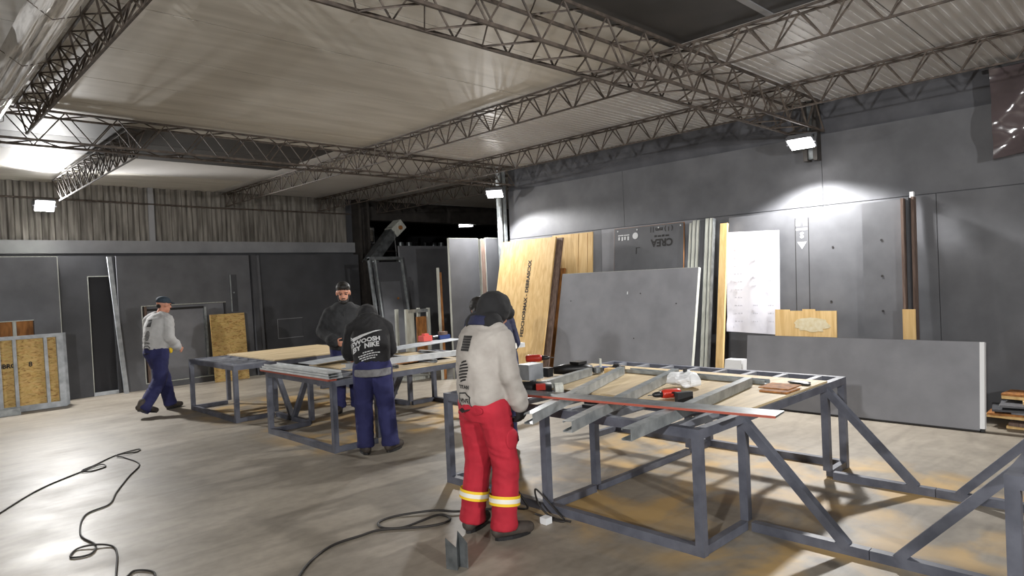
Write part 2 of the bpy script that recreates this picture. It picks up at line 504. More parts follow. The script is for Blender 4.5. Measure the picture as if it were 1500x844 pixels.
def girder(p, q, zt, zb, w, label, pitch=.5):
    p, q = Vector((*p, 0)), Vector((*q, 0)); d = (q - p).normalized(); r = Vector((-d.y, d.x, 0)) * (w / 2)
    t = thing('roof_girder', label, 'truss', (p.x, p.y, zb))
    top = Vector((0, 0, zt)); bot = Vector((0, 0, zb))
    for s in (-1, 1):
        MB().beam(p + top + r * s, q + top + r * s, .022, .024).build('top_chord', 'truss', t)
        MB().beam(p + bot + r * s, q + bot + r * s, .022, .024).build('bottom_chord', 'truss', t)
        MB().tube(zig(p, q, top + r * s, bot + r * s, pitch, False), .0105, 5).build('web_rod', 'truss', t)
    MB().tube(zig(p, q, top + r, top - r, pitch, False), .009, 5).build('top_lacing', 'truss', t)
    MB().tube(zig(p, q, bot + r, bot - r, pitch, False), .009, 5).build('bottom_lacing', 'truss', t)
girder((-5.9, 3.31), (8.5, 3.31), 3.71, 3.36, .34, 'deep box girder meeting the wall above the floodlight with a post stub')
girder((-5.9, 8.62), (8.4, 8.62), 3.72, 3.40, .3, 'deep box girder meeting the bright corner post')
joist((1.28, -5.9), (1.28, 8.5), 3.72, 3.46, 'lattice joist beside the silver foil bundle', w=.2, pitch=.4)
joist((5.36, -5.9), (5.36, YW), 3.72, 3.47, 'lattice joist along the edge between beige and white ceiling')
joist((7.43, -5.9), (7.43, YW), 3.72, 3.46, 'lattice joist running over the white ceiling closest to the panelled wall')
joist((2.4, 8.8), (2.4, 13.25), 3.70, 3.38, 'lattice joist crossing the dark ceiling strips near the corrugated wall', w=.18, pitch=.36)
joist((8.95, 8.95), (8.95, YW), 3.72, 3.46, 'short lattice joist beyond the corner post')

# ---- foil bundle and duct hung beside the first joist
t = thing('foil_bundle', 'silver foil insulation strip sagging beside the lattice joist', 'insulation', (.9, 3.3, 3.4))
for k, (xa, xb, za, zb) in enumerate(((.78, .92, 3.56, 3.50), (.90, 1.04, 3.49, 3.54))):
    vs = []; fs = []
    ny, nx = 60, 10
    for i in range(ny + 1):
        yy = 3.6 + 4.75 * i / ny
        for j in range(nx + 1):
            u = j / nx
            nn = noise.noise(Vector((u * 5, yy * 1.4, k * 7))) * .035 + noise.noise(Vector((u * 11, yy * .5, k * 7 + 3))) * .03
            vs.append((xa + (xb - xa) * u + nn * .4, yy, za + (zb - za) * u + nn - .05 * math.sin(u * PI)))
    for i in range(ny):
        for j in range(nx):
            a = i * (nx + 1) + j
            fs.append((a, a + 1, a + nx + 2, a + nx + 1))
    MB().add(vs, fs).build('foil_sheet', 'foil', t, smooth=True)
for yy in (3.8, 4.9, 6.0, 7.1, 8.2):
    MB().tube([(.74, yy, 3.78), (.76, yy, 3.54), (.9, yy, 3.44), (1.05, yy, 3.50), (1.07, yy, 3.78)], .004, 5).build('hanger_wire', 'truss', t)
t = thing('air_duct', 'dark round duct passing above the foil strip', 'duct', (.3, 5.6, 3.5))
MB().cyl((-3.5, 5.75, 3.55), (.64, 5.5, 3.55), .12, 20).build('duct_pipe', 'black', t, smooth=False)
MB().cyl((.61, 5.5, 3.55), (.66, 5.5, 3.55), .13, 20).build('duct_collar', 'galvdark', t)

# ================================================================= FLOODLIGHTS
def floodlight(loc, aim, power, label, size=(.3, .22), spot=2.5, blend=.25, arm=None):
    """LED floodlight head with its own lamp; aim = direction it faces"""
    d = Vector(aim).normalized()
    rot = d.to_track_quat('-Z', 'Y').to_euler()
    t = thing('floodlight', label, 'lamp', loc, rot=rot)
    a, b = size[0] / 2, size[1] / 2
    MB().box(-a, a, -b, b, -.0, .045).build('housing', 'lamp_body', t, local=True)
    for i in range(6):
        yy = -b + .02 + i * (2 * b - .04) / 5
        MB().box(-a * .9, a * .9, yy - .004, yy + .004, .045, .075).build('cooling_fin', 'lamp_body', t, local=True)
    MB().box(-a * .88, a * .88, -b * .86, b * .86, -.012, 0).build('lens', 'lens', t, local=True)
    MB().box(-a - .02, -a, -.015, .015, -.0, .12).box(a, a + .02, -.015, .015, 0, .12).box(-a - .02, a + .02, -.015, .015, .11, .125).build('bracket', 'lamp_body', t, local=True)
    ld = bpy.data.lights.new('flood', 'SPOT')
    ld.energy = power; ld.spot_size = spot; ld.spot_blend = blend; ld.shadow_soft_size = .1
    ld.color = (1, .985, .965)
    lo = bpy.data.objects.new('flood_beam', ld); C.objects.link(lo)
    lo.parent = t; lo.location = (0, 0, -.035)
    if arm:
        inv = t.matrix_basis.inverted() if False else (Matrix.Translation(loc) @ rot.to_matrix().to_4x4()).inverted()
        for p, q in arm:
            MB().beam(inv @ Vector(p), inv @ Vector(q), .03, .03).build('mounting_arm', 'galv', t, local=True)
    return t
floodlight((8.2, 3.3, 3.2), (-.42, -.03, -.9), POWER['post'], 'lit floodlight on the wall post above the panel stack', arm=[((8.29, 3.3, 3.29), (8.52, 3.3, 3.33))])
floodlight((8.15, 8.72, 3.26), (-.38, -.3, -.88), POWER['corner'], 'lit floodlight on the bright corner post beside the opening', arm=[((8.24, 8.75, 3.34), (8.44, 8.9, 3.02)), ((8.24, 8.66, 3.34), (8.42, 8.9, 3.4))])
floodlight((2.24, 13.55, 3.31), (.05, -.8, -.6), POWER['leftwall'], 'lit floodlight in front of the corrugated wall', arm=[((2.24, 13.62, 3.36), (2.24, YW + .02, 3.4))])
floodlight((12.2, 14.3, 3.42), (-.65, -.74, -.2), POWER['far'], 'lit floodlight hanging in the dark hall beyond the opening', size=(.42, .34), arm=[((12.25, 14.35, 3.45), (12.25, 14.35, 3.82))])
floodlight((-3.9, -.6, 2.75), (.8, .52, .06), POWER['behind'], 'floodlight shining along the hall from the rear of the workshop', size=(.4, .3), spot=3.0, arm=[((-3.95, -.65, 2.8), (-3.95, -.65, 3.8))])
floodlight((1.5, -4.6, 2.7), (.35, .85, .06), POWER['behind2'], 'floodlight on the rear wall of the workshop', size=(.4, .3), spot=3.0, arm=[((1.5, -4.65, 2.75), (1.5, -5.98, 2.8))])

# ================================================================= BENCHES
TW = .055
def bench(label, xs, ysn, zt, deck, braces, xr=(3.5, 4.12, 5.46, 5.88), nbar=6, mids=()):
    """two ladder topped box frames on a common base, deck between them"""
    x0, x1, x2, x3 = xr
    y0, y1 = ysn
    t = thing('work_bench', label, 'workbench', ((x0 + x3) / 2, (y0 + y1) / 2, 0), group='steel work benches')
    h = TW / 2
    legs = [y0 + h, y1 - h] + list(mids)
    for i, xx in enumerate((x0 + h, x1 - h, x2 + h, x3 - h)):
        for yy in legs:
            MB().box(xx - h, xx + h, yy - h, yy + h, .06, zt - .06).build('leg', 'steel', t)
    for (a, b) in ((x0, x1), (x2, x3)):
        for yy in legs:
            MB().box(a + TW, b - TW, yy - h * .9, yy + h * .9, .004, .058).build('base_crossbar', 'steel', t)
        n = nbar
        for i in range(n):
            yy = y0 + TW + (y1 - y0 - 2 * TW) * (i + .5) / n
            MB().box(a + TW, b - TW, yy - .025, yy + .025, zt - .05, zt - .002).build('top_crossbar', 'steel_l', t)
    for xx in (x0 + h, x1 - h, x2 + h, x3 - h):
        MB().box(xx - h, xx + h, y0, y1, zt - .06, zt).build('top_rail', 'steel', t)
    for xx in (x0 + h, x3 - h):
        MB().box(xx - h, xx + h, y0, y1, 0, .06).build('base_rail', 'steel', t)
    for yy in (y0 + h, y1 - h):
        for (a, b) in ((x0 + TW, x1 - TW), (x1, x2), (x2 + TW, x3 - TW)):
            MB().box(a, b, yy - h, yy + h, zt - .06, zt - .0005).build('end_rail', 'steel', t)
    for yy in mids:
        MB().box(x1, x2, yy - h * .9, yy + h * .9, .004, .05).build('base_crossbar', 'steel', t)
    if deck:
        MB().box(x1 - .02, x2 + .04, y0 + .01, y1 - .01, zt + .0005, zt + .016).build('deck_board', 'plydeck', t)
    for (yt, yf, ye) in braces:   # top y, foot y, rail end y
        for xx in (x1 - h, x2 + h):
            sg = 1 if yf > yt else -1
            MB().beam((xx, yt - sg * .045, zt - .045), (xx, yf + sg * .03, .045), .054, .06, (1, 0, 0)).build('brace', 'steel', t)
            a, b = sorted((yt, ye))
            MB().box(xx - h, xx + h, a, b, 0, .058).build('tie_rail', 'steel', t)
    return t
bench('steel bench carrying the stud frame, drills and the long red-edged rail', None, (2.07, 4.5), .765, True, [(2.05, 1.5, 1.345)], nbar=8, mids=(3.35,))
bench('steel bench with open ladder top, joined by braces to the drill bench', None, (-1.8, .6), .765, False, [(.62, 1.17, 1.34)])
XR2 = (3.39, 3.97, 5.42, 5.9)
bench('steel bench covered with loose metal profiles between two men in black', None, (6.2, 7.78), .745, True, [(7.8, 8.2, 8.26)], xr=XR2, nbar=5)
bench('steel bench with bare crossbars beside the man in the cap', None, (8.74, 10.42), .745, True, [(8.72, 8.32, 8.27)], xr=XR2, nbar=5)

# ================================================================= PANELS ON THE RIGHT WALL
def panel(name, label, cat, F, w, h, th, m, group=None, edge=None):
    t = thing(name, label, cat, F.pt(w / 2, 0, 0), group=group)
    MB().fbox(F, 0, w, 0, h, 0, th).build('board', m, t)
    if edge:
        e = .004
        MB().fbox(F, -e, 0, 0, h, .002, th - .002).build('edge_strip', edge, t)
        MB().fbox(F, w, w + e, 0, h, .002, th - .002).build('edge_strip', edge, t)
        MB().fbox(F, -e, w + e, h, h + e, .002, th - .002).build('edge_strip', edge, t)
    return t
# tall grey sheets right against the wall
panel('grey_sheet', 'tall grey sheet upright on the wall behind the plywood sheets', 'sheet', right_frame(6.66, 8.46, 2.2), 2.1, 2.45, .02, 'dark', 'tall grey sheets')
panel('grey_sheet', 'tall grey sheet upright on the wall behind the printed square board', 'sheet', right_frame(4.93, 8.44, 2.2), 1.71, 2.45, .02, 'grey', 'tall grey sheets')
F = right_frame(5.08, 8.20, 5.5)
t = panel('printed_board', 'dark board with white icons and upside-down black lettering', 'board', F, 1.22, 2.43, .02, 'dark', edge='plydirt')
print_on(F, text_mb('CREA', .15, .006), .36, 2.17, PI, .0215, 'lettering', 'ink', t, flip=True)
MB().fbox(F, .24, .30, 2.25, 2.275, .019, .0215).fbox(F, .315, .36, 2.25, 2.28, .019, .0215).fbox(F, .375, .43, 2.25, 2.275, .019, .0215).fbox(F, .445, .49, 2.25, 2.28, .019, .0215).build('small_print', 'ink', t)
print_on(F, text_mb('( 1 ) mm | |', .085, .003), .37, 2.36, PI, .0215, 'lettering', 'ink', t, flip=True)
MB().cyl(F.pt(.83, 2.30, .018), F.pt(.83, 2.30, .0225), .05, 20).build('round_mark', 'wh_mark', t)
for a in (.99, 1.1):
    MB().fbox(F, a - .05, a + .05, 2.315, 2.33, .018, .0222).fbox(F, a - .045, a - .015, 2.24, 2.30, .018, .0222).fbox(F, a + .015, a + .045, 2.25, 2.30, .018, .0222).build('icon_mark', 'wh_mark', t)
MB().fbox(F, .80, .815, 2.02, 2.12, .018, .0222).fbox(F, .74, .815, 2.11, 2.12, .018, .0222).build('corner_mark', 'ink', t)
for a in (.05, .42, .8, 1.16): bolt(F, a, 2.39, .021, t, 'wh_mark', .012, 'screw_head')
# plywood
F = right_frame(6.65, 8.13, 4.5)
t = panel('plywood_sheet', 'plywood sheet with two dark grain lines behind the lettered one', 'plywood', F, .86, 2.42, .02, 'ply')
MB().fbox(F, .29, .296, .1, 2.4, .018, .0215).build('grain_line', 'plydirt', t)
MB().fbox(F, .1, .106, .1, 2.4, .018, .0215).build('grain_line', 'plydirt', t)
F = right_frame(7.3, 7.62, 13.2)
t = panel('plywood_sheet', 'leaning plywood sheet stencilled with a line of black letters', 'plywood', F, 1.27, 2.44, .03, 'ply')
print_on(F, text_mb('FEDCHORMAX - DEBRASCXX', .098, .004, 1.0), .52, 1.42, PI / 2, .0315, 'stencil_lettering', 'ink', t, flip=True)
F2 = right_frame(7.18, 7.66, 13.2)
t = panel('board_stack_sheet', 'brown edged dark sheet leaning right behind the stencilled plywood', 'sheet', F2, 1.36, 2.42, .028, 'brown')
F2 = right_frame(7.12, 7.75, 12.5)
t = panel('plywood_sheet', 'orange weathered plywood sheet edge behind the brown edged sheet', 'plywood', F2, 1.3, 1.9, .03, 'plydirt')
# big grey panel
F = right_frame(4.66, 7.72, 12.2)
t = panel('sandwich_panel', 'wide grey panel with pale edges leaning in front of the printed board', 'panel', F, 2.43, 1.79, .06, 'grey', edge='offwhite')
for a, b in ((.9, 1.45), (.3, 1.3), (2.2, 1.35), (.95, .8)): bolt(F, a, b, .061, t, 'ink', .009, 'screw_hole')
MB().fbox(F, 1.12, 1.135, 1.44, 1.48, .06, .0615).build('scuff', 'wh_mark', t)
# stacked edge-on panels
yy = 4.52
for i, (wd, m, hh) in enumerate(((.05, 'offwhite', 2.44), (.06, 'offwhite', 2.44), (.075, 'dark2', 2.42), (.05, 'offwhite', 2.43), (.06, 'offwhite', 2.43), (.045, 'offwhite', 2.4))):
    F = right_frame(yy, 7.92, 9.0)
    lab = ['pale edge-on strip next to the plywood batten', 'second pale edge-on strip from the plywood batten', 'dark edge-on strip in the middle of the strip stack',
           'pale edge-on strip just past the dark one', 'pale edge-on strip between two pale strips by the wide grey panel', 'pale edge-on strip against the wide grey panel'][i]
    t = thing('panel_strip', lab, 'strip', F.pt(wd / 2, 0, 0), group='edge-on strips beside the batten')
    MB().fbox(F, .003, wd - .003, 0, hh, 0, .07).build('core', m, t)
    MB().fbox(F, wd - .004, wd, 0, hh, .0, .072).fbox(F, 0, .004, 0, hh, 0, .072).build('facing', 'galvdark', t)
    yy += wd + .004
F = right_frame(4.36, 8.0, 8.5)
tag(MB().fbox(F, 0, .1, 0, 2.36, 0, .04).build('plywood_batten', 'ply'), 'long narrow plywood batten between the strip stack and the paper', 'batten')
# stack of tall boards on the wall with holes
F = right_frame(2.66, 8.36, 3.0)
t = panel('drilled_board', 'tall charcoal board with drilled holes and an arrow strip beside the paper', 'board', F, 1.75, 2.42, .03, 'dark')
bolt(F, .40, 1.93, .031, t); bolt(F, .43, 1.27, .031, t); bolt(F, .78, 1.66, .031, t)
MB().fbox(F, .69, .845, .3, 2.32, .03, .034).build('insert_strip', 'dark', t)
MB().fbox(F, .683, .69, .3, 2.32, .03, .036).fbox(F, .845, .852, .3, 2.32, .03, .036).build('strip_joint', 'ink', t)
print_on(F, text_mb('S', .1, .004), .768, 2.1, 0, .036, 'logo', 'wh_mark', t, flip=True)
MB().fbox(F, .70, .84, 2.165, 2.19, .034, .036).fbox(F, .70, .75, 2.22, 2.3, .034, .036).fbox(F, .79, .84, 2.22, 2.3, .034, .036).build('logo', 'wh_mark', t)
MB().add([F.pt(.71, 2.02, .036), F.pt(.826, 2.02, .036), F.pt(.768, 1.93, .036)], [(0, 1, 2)]).build('arrow_mark', 'wh_mark', t)
F = right_frame(2.27, 8.30, 2.5)
t = panel('drilled_board', 'narrow grey board with a column of holes at the end of the stack', 'board', F, .42, 2.41, .06, 'dark')
for b in (1.97, 1.56, 1.16): bolt(F, .22, b, .061, t)
for i, (a, m) in enumerate(((2.235, 'brown'), (2.2, 'dark2'), (2.165, 'brown'))):
    F = right_frame(a, 8.32 + .03 * i, 2.2)
    tag(MB().fbox(F, 0, .028, 0, 2.41 + .01 * i, 0, .16 - .03 * i).build('board_edge', m), ['brown board on edge against the narrow holed board', 'dark board on edge between two brown ones', 'outermost brown board on edge, open wall beyond'][i], 'board', 'boards on edge')
F = right_frame(2.2, 8.54, .6)
tag(MB().fbox(F, 0, .04, 2.40, 2.50, 0, .05).fbox(F, .005, .035, 0, 2.40, 0, .03).build('white_clip', 'white'), 'white capped upright rod behind the boards on edge', 'rod')
# paper sheet with faint handwriting
F = right_frame(3.70, 8.33, 3.0)
t = thing('paper_sheet', 'large white paper sheet with faint handwriting hung on the boards', 'paper', F.pt(.36, .85, .09))
vs = []; fs = []
for i in range(15):
    for j in range(11):
        a = .73 * j / 10; b = .85 + 1.34 * i / 14
        cc = .045 + .008 * math.sin(a * 14 + b * 2) + .010 * noise.noise(Vector((a * 5, b * 3, 1)))
        if i < 2 and j > 8: cc += .03
        vs.append(F.pt(a, b + .03 * (a / .73), cc))
for i in range(14):
    for j in range(10):
        k = i * 11 + j
        fs.append((k, k + 1, k + 12, k + 11))
MB().add(vs, fs).build('sheet', 'paper', t, smooth=True)
mb = MB()
random.seed(3)
for r in range(11):
    for c_, (a0, wd) in enumerate(((.5, .12), (.29, .07), (.08, .08))):
        if c_ == 2 and r in (0, 1, 2, 6, 7): continue
        if c_ == 1 and r in (3, 6, 7): continue
        b = 2.06 - r * .105
        for k in range(3):
            aa = a0 + k * wd / 3
            mb.fbox(F, aa, aa + wd / 3 * random.uniform(.4, .9), b, b + .02 * random.uniform(.5, 1), .066, .0675)
mb.build('handwriting', 'pencil', t)
# small plywood offcuts standing on the low panel's top edge
F = right_frame(2.97, 8.15, 4, .0)
t = thing('plywood_offcut', 'notched plywood offcut with a pale smear below the arrow strip', 'offcut', F.pt(.37, 0, 0))
MB().fbox(F, 0, .74, 0, 1.17, 0, .018).build('board', 'ply', t)
MB().fbox(F, .25, .40, 1.17, 1.19, 0, .018).fbox(F, .56, .74, 1.17, 1.185, 0, .018).build('tab', 'ply', t)
pts = []
for i in range(28):
    a = 2 * PI * i / 28; k = 1 + .35 * noise.noise(Vector((math.cos(a) * 2.5, math.sin(a) * 2.5, 4)))
    pts.append(F.pt(.30 + .2 * k * math.cos(a), 1.0 + .085 * k * math.sin(a), .0188))
MB().add(pts, [tuple(range(28))]).build('plaster_smear', 'smear', t)
F = right_frame(2.13, 8.13, 2)
tag(MB().fbox(F, 0, .125, 0, 1.19, 0, .018).build('plywood_offcut', 'ply'), 'narrow upright plywood offcut next to the boards on edge', 'offcut')
# long low panel
F = right_frame(1.47, 7.84, 8)
t = thing('sandwich_panel', 'long low grey panel with a white end cap leaning along the wall', 'panel', F.pt(1.2, 0, 0))
MB().fbox(F, .04, 2.46, 0, .88, 0, .07).build('board', 'grey', t)
MB().fbox(F, 0, .04, .03, .88, -.005, .07).build('end_cap', 'white', t)
MB().fbox(F, .04, 2.46, 0, .014, .0, .073).build('bottom_edge', 'ink', t)
MB().fbox(F, .005, .035, 0, .03, .01, .05).build('cap_foot', 'black', t)
MB().fbox(F, .04, 2.46, .88, .884, 0, .07).build('top_edge', 'dark', t)
# white box beyond the bench
tag(MB().hexa([(7.86, 4.0, .0), (8.05, 4.0, .0), (8.05, 4.3, 0), (7.86, 4.3, 0), (7.9, 4.03, .56), (8.05, 4.03, .56), (8.05, 4.25, .56), (7.9, 4.25, .56)]).build('white_carton', 'white'), 'small white carton between the plywood batten and the long panel', 'box')
# board scraps
random.seed(11)
z = 0.002
mats = ['ply', 'brown', 'dark', 'ply', 'plydirt', 'grey', 'dark2', 'offwhite', 'dark', 'ply', 'ply', 'plydirt']
desc = ['plywood scrap at the bottom of the pile beside the white end cap', 'brown scrap low in the pile on the lowest plywood', 'dark scrap above the low brown one in the scrap pile',
        'thin plywood scrap above the lower dark scrap', 'rusty brown scrap in the lower middle of the pile', 'grey scrap in the middle of the pile', 'dull dark scrap above the grey one in the pile',
        'pale scrap in the upper half of the scrap pile', 'dark scrap right above the pale one in the pile', 'long bright plywood scrap near the top of the pile', 'plywood scrap second from the top of the pile', 'weathered brown scrap lying on top of the pile']
for i, (m, d_) in enumerate(zip(mats, desc)):
    th = random.choice((.02, .026, .034)) if m != 'ply' else .03
    l = random.uniform(.75, 1.25); wd = random.uniform(.3, .5)
    cx_, cy_ = 8.27 + random.uniform(-.05, .05), .92 + random.uniform(-.12, .02)
    o = thing('board_scrap', d_, 'scrap', (cx_, cy_, z), random.uniform(-.16, .16), group='scrap pile by the wall')
    MB().box(-wd / 2, wd / 2, -l / 2, l / 2, 0, th).build('board', m, o, local=True)
    z += th + .003
# hanging dark film
t = thing('plastic_film', 'dark glossy plastic film hanging from the ceiling edge', 'plastic sheet', (8.35, .6, 2.72))
vs = []; fs = []
for i in range(41):
    for j in range(41):
        u = j / 40; v = i / 40
        yy = 1.44 - 1.9 * u
        zz = 3.66 - .93 * v + .05 * math.sin(u * 4)
        fold = .10 * math.sin((u * 2.2 + v * 1.1) * 7) * (.3 + v) * math.exp(-((u - v * .8) ** 2) * 2) + .05 * noise.noise(Vector((u * 6 - v * 5, v * 2, 2)))
        vs.append((8.38 + fold * .8, yy - .03 * v * math.sin(v * 3), zz))
for i in range(40):
    for j in range(40):
        k = i * 41 + j; fs.append((k, k + 1, k + 42, k + 41))
MB().add(vs, fs).build('film', 'film', t, smooth=True)
MB().beam((8.4, 1.5, 3.67), (8.4, -.5, 3.67), .03, .04).build('batten', 'black', t)

# ================================================================= FAR END (between wall end and column)
F = Frame((7.4, 9.2, 0), (1, 0, 0), (0, 0, 1), (0, -1, 0))
t = panel('upright_panel', 'upright grey textured panel with pale edges beside the corner post', 'panel', F, .68, 2.49, .05, 'dark2', edge='offwhite')
F = Frame((8.1, 9.16, 0), (1, 0, 0), (0, 0, 1), (0, -1, 0))
panel('upright_panel', 'narrow brownish upright panel between the textured panel and the dark one', 'panel', F, .1, 2.48, .06, 'brown', edge='offwhite')
F = Frame((8.21, 9.12, 0), (1, 0, 0), (0, 0, 1), (0, -1, 0))
panel('upright_panel', 'dark upright panel touching the corner post', 'panel', F, .32, 2.5, .03, 'dark2', edge='offwhite')
F = left_frame(7.95, 11.35, 4)
panel('upright_panel', 'large dull grey panel leaning behind the bench tools', 'panel', F, 1.35, 2.52, .05, 'dark')
# leaning door-like frame
F = left_frame(7.1, 11.0, 9)
t = thing('door_frame', 'leaning metal framed door panel behind the bearded man', 'door', F.pt(.4, 0, 0))
MB().fbox(F, .1, .74, .06, 2.2, .02, .05).build('leaf', 'dark2', t)
MB().fbox(F, .2, .66, .1, 1.8, .05, .056).build('leaf_plate', 'dark', t)
for a0, a1, m in ((0, .035, 'galvdark'), (.12, .15, 'galv'), (.74, .785, 'galv')):
    MB().fbox(F, a0, a1, 0, 2.28, 0, .08).build('stile', m, t)
MB().fbox(F, .0, .785, 2.24, 2.3, 0, .085).build('head_rail', 'galvdark', t)
MB().cyl(F.pt(.56, 1.45, .05), F.pt(.56, 1.45, .07), .022, 10).build('lock_hole', 'plydirt', t)
# upright sticks beside the partition panel
tag(MB().beam((7.24, 9.3, 0), (7.3, 9.38, 1.98), .05, .03).build('timber_stick', 'offwhite'), 'pale timber stick leaning beside the textured upright panel', 'stick')
tag(MB().beam((7.33, 9.34, 0), (7.36, 9.4, 1.9), .05, .03).build('timber_stick', 'plydirt'), 'reddish brown timber stick leaning next to the pale one', 'stick')
t = thing('timber_crate', 'small timber crate frame with an orange board behind the bench end', 'crate', (7.0, 9.9, 0))
for xx in (6.8, 7.28): 
    for yy in (9.7, 10.0): MB().box(xx, xx + .05, yy, yy + .05, 0, 1.27).build('post', 'offwhite', t)
MB().box(6.85, 7.28, 9.7, 9.73, 1.2, 1.26).build('rail', 'galv', t)
MB().box(6.87, 7.0, 9.74, 9.77, .2, 1.2).build('slat', 'offwhite', t)
MB().box(7.06, 7.27, 9.74, 9.77, .2, 1.12).build('orange_board', 'plydirt', t)
MB().box(6.8, 7.33, 9.7, 10.05, .0, .05).build('base', 'offwhite', t)
# tilted boxed pole leaning in the opening
t = thing('boxed_duct', 'slanted grey sheet metal duct with a wooden end above the door frame', 'duct', (8.2, 13.0, 2.2))
MB().beam((8.15, 13.0, 2.2), (8.85, 13.0, 2.98), .22, .26, (0, 1, 0)).build('duct_body', 'galvdark', t)
MB().beam((8.80, 13.0, 2.92), (9.06, 13.0, 3.14), .24, .3, (0, 1, 0)).build('duct_end', 'offwhite', t)
MB().cyl((8.96, 12.86, 3.04), (8.96, 12.82, 3.04), .05, 12).build('end_hole', 'plydirt', t)
MB().beam((8.1, 13.0, 0), (8.1, 13.0, 2.3), .1, .1).build('duct_stand', 'column', t)
MB().tube([(8.78, 12.85, 2.95), (8.8, 12.84, 2.6), (8.82, 12.84, 2.2)], .012).build('hanging_lead', 'black', t)
# background clutter in the hall
t = thing('storage_rack', 'tall dark storage rack in the unlit hall', 'rack', (12, 18, 0))
for xx in (10.0, 11.5, 13, 14.5, 16): MB().box(xx, xx + .06, 17.6, 17.66, 0, 3.2).build('upright', 'column', t)
for zz in (1, 1.9, 2.75): MB().box(10, 16.06, 17.5, 18.2, zz, zz + .06).build('shelf', 'column', t)
random.seed(5)
lab = ['pale drum on the rack shelf', 'grey tin on the rack shelf', 'white can on the rack shelf']
for i in range(6):
    xx = 12.4 + i * .33
    o = MB().cyl((xx, 17.8, 2.81), (xx, 17.8, 3.06), .1, 14).cyl((xx, 17.8, 3.06), (xx, 17.8, 3.08), .106, 14).build('paint_can', 'galvdark')
    tag(o, 'small grey can in the row on the rack in the dark hall', 'can', 'cans on the dark rack')
t = thing('window_panel', 'pale framed glazed panel in the dark hall beyond the column', 'window', (9.6, 16.5, 2.9))
MB().box(9.5, 10.55, 16.5, 16.52, 3.0, 3.38).build('pane', 'ceil_b', t)
for a in (9.47, 10.0, 10.55): MB().box(a, a + .03, 16.47, 16.55, 2.97, 3.41).build('mullion', 'band', t)
MB().box(9.47, 10.58, 16.47, 16.55, 2.94, 2.97).box(9.47, 10.58, 16.47, 16.55, 3.38, 3.41).build('frame_rail', 'band', t)
MB().box(9.47, 10.58, 16.5, 16.55, 0, 2.94).build('support', 'void', t)

# ================================================================= LEFT WALL PANELS
def cut_panel(name, label, F, w, h, th, m, hole, hole_fill=None, edge=None, rim='offwhite'):
    a0, a1, b0, b1 = hole
    t = thing(name, label, 'panel', F.pt(w / 2, 0, 0), group='large charcoal wall panels')
    mb = MB()
    if b0 > 0.001: mb.fbox(F, 0, w, 0, b0, 0, th)
    mb.fbox(F, 0, a0, max(b0, 0), b1, 0, th).fbox(F, a1, w, max(b0, 0), b1, 0, th).fbox(F, 0, w, b1, h, 0, th)
    mb.build('board', m, t)
    g = .012
    mb = MB().fbox(F, a0, a0 + g, b0, b1, .01, th + .004).fbox(F, a0, a1, b1 - g, b1, .01, th + .004)
    if b0 > .001: mb.fbox(F, a0, a1, b0, b0 + g, .01, th + .004)
    mb.build('opening_rim', rim, t)
    if edge: MB().fbox(F, w, w + .012, 0, h, 0, th).fbox(F, 0, w, h, h + .012, 0, th).build('edge_strip', edge, t)
    return t
F = left_frame(-1.2, 13.42, 3.0)
t = cut_panel('leaning_panel', 'charcoal panel with a low window opening showing plywood behind the stud frames', F, 3.55, 2.44, .1, 'dark', (1.9, 3.18, .7, 1.40), edge='offwhite')
MB().fbox(F, 1.88, 3.2, .68, 1.42, -.02, .0).build('backing_board', 'plydirt', t)
MB().fbox(F, 2.9, 2.95, .7, 1.40, .0, .04).build('stud', 'offwhite', t)
F = left_frame(2.37, 13.5, 2.0)
t = cut_panel('leaning_panel', 'charcoal panel with a tall narrow doorway opening', F, .85, 2.46, .08, 'dark2', (.42, .80, 0.0, 2.1))
MB().fbox(F, .42, .80, 0, .06, .0, .09).build('sill', 'galvpaint', t)
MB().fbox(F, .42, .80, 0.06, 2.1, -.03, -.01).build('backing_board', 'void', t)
F = left_frame(3.24, 13.46, 2.6)
t = cut_panel('leaning_panel', 'wide charcoal panel with a large rectangular opening behind the man in the cap', F, 2.4, 2.45, .1, 'dark', (.36, 1.88, .1, 1.53))
MB().fbox(F, .36, 1.88, .1, 1.53, -.06, -.03).build('backing_board', 'grey', t)
MB().fbox(F, .42, .46, .1, 1.53, -.03, .06).build('stud', 'brown', t)
MB().fbox(F, 1.48, 1.52, .1, 1.45, -.03, .05).build('stud', 'galv', t)
MB().fbox(F, .46, 1.48, 1.43, 1.47, -.03, .02).build('head_track', 'ink', t)
MB().fbox(F, 1.98, 2.12, 1.32, 2.06, .1, .112).build('bracket_plate', 'dark2', t)
MB().fbox(F, 1.98, 2.0, 1.32, 2.06, .112, .125).build('bracket_lip', 'galv', t)
bolt(F, 2.05, 1.7, .115, t, 'galv', .016, 'bracket_bolt')
F = left_frame(3.2, 13.26, 3.0)
t = thing('steel_stud', 'pale metal stud leaning between the doorway panel and the wide panel', 'stud', F.pt(0, 0, 0))
F = Frame((3.22, 13.25, 0), (1, 0, 0), Vector((-.06, .04, 1)).normalized(), (0, -1, 0))
MB().fbox(F, 0, .07, 0, 2.44, 0, .004).build('web', 'galvpaint', t)
MB().fbox(F, 0, .004, 0, 2.44, -.04, 0).fbox(F, .066, .07, 0, 2.44, -.04, .0).build('flange', 'galvpaint', t)
F = left_frame(5.66, 13.40, 3.2)
t = thing('leaning_panel', 'narrow charcoal panel edge standing proud beside the wide panel', 'panel', F.pt(.1, 0, 0), group='large charcoal wall panels')
MB().fbox(F, 0, .10, 0, 2.45, 0, .12).build('board', 'dark2', t)
MB().fbox(F, .12, .2, 0, 2.45, 0, .05).build('edge_strip', 'dark', t)
F = left_frame(5.86, 13.6, 1.0)
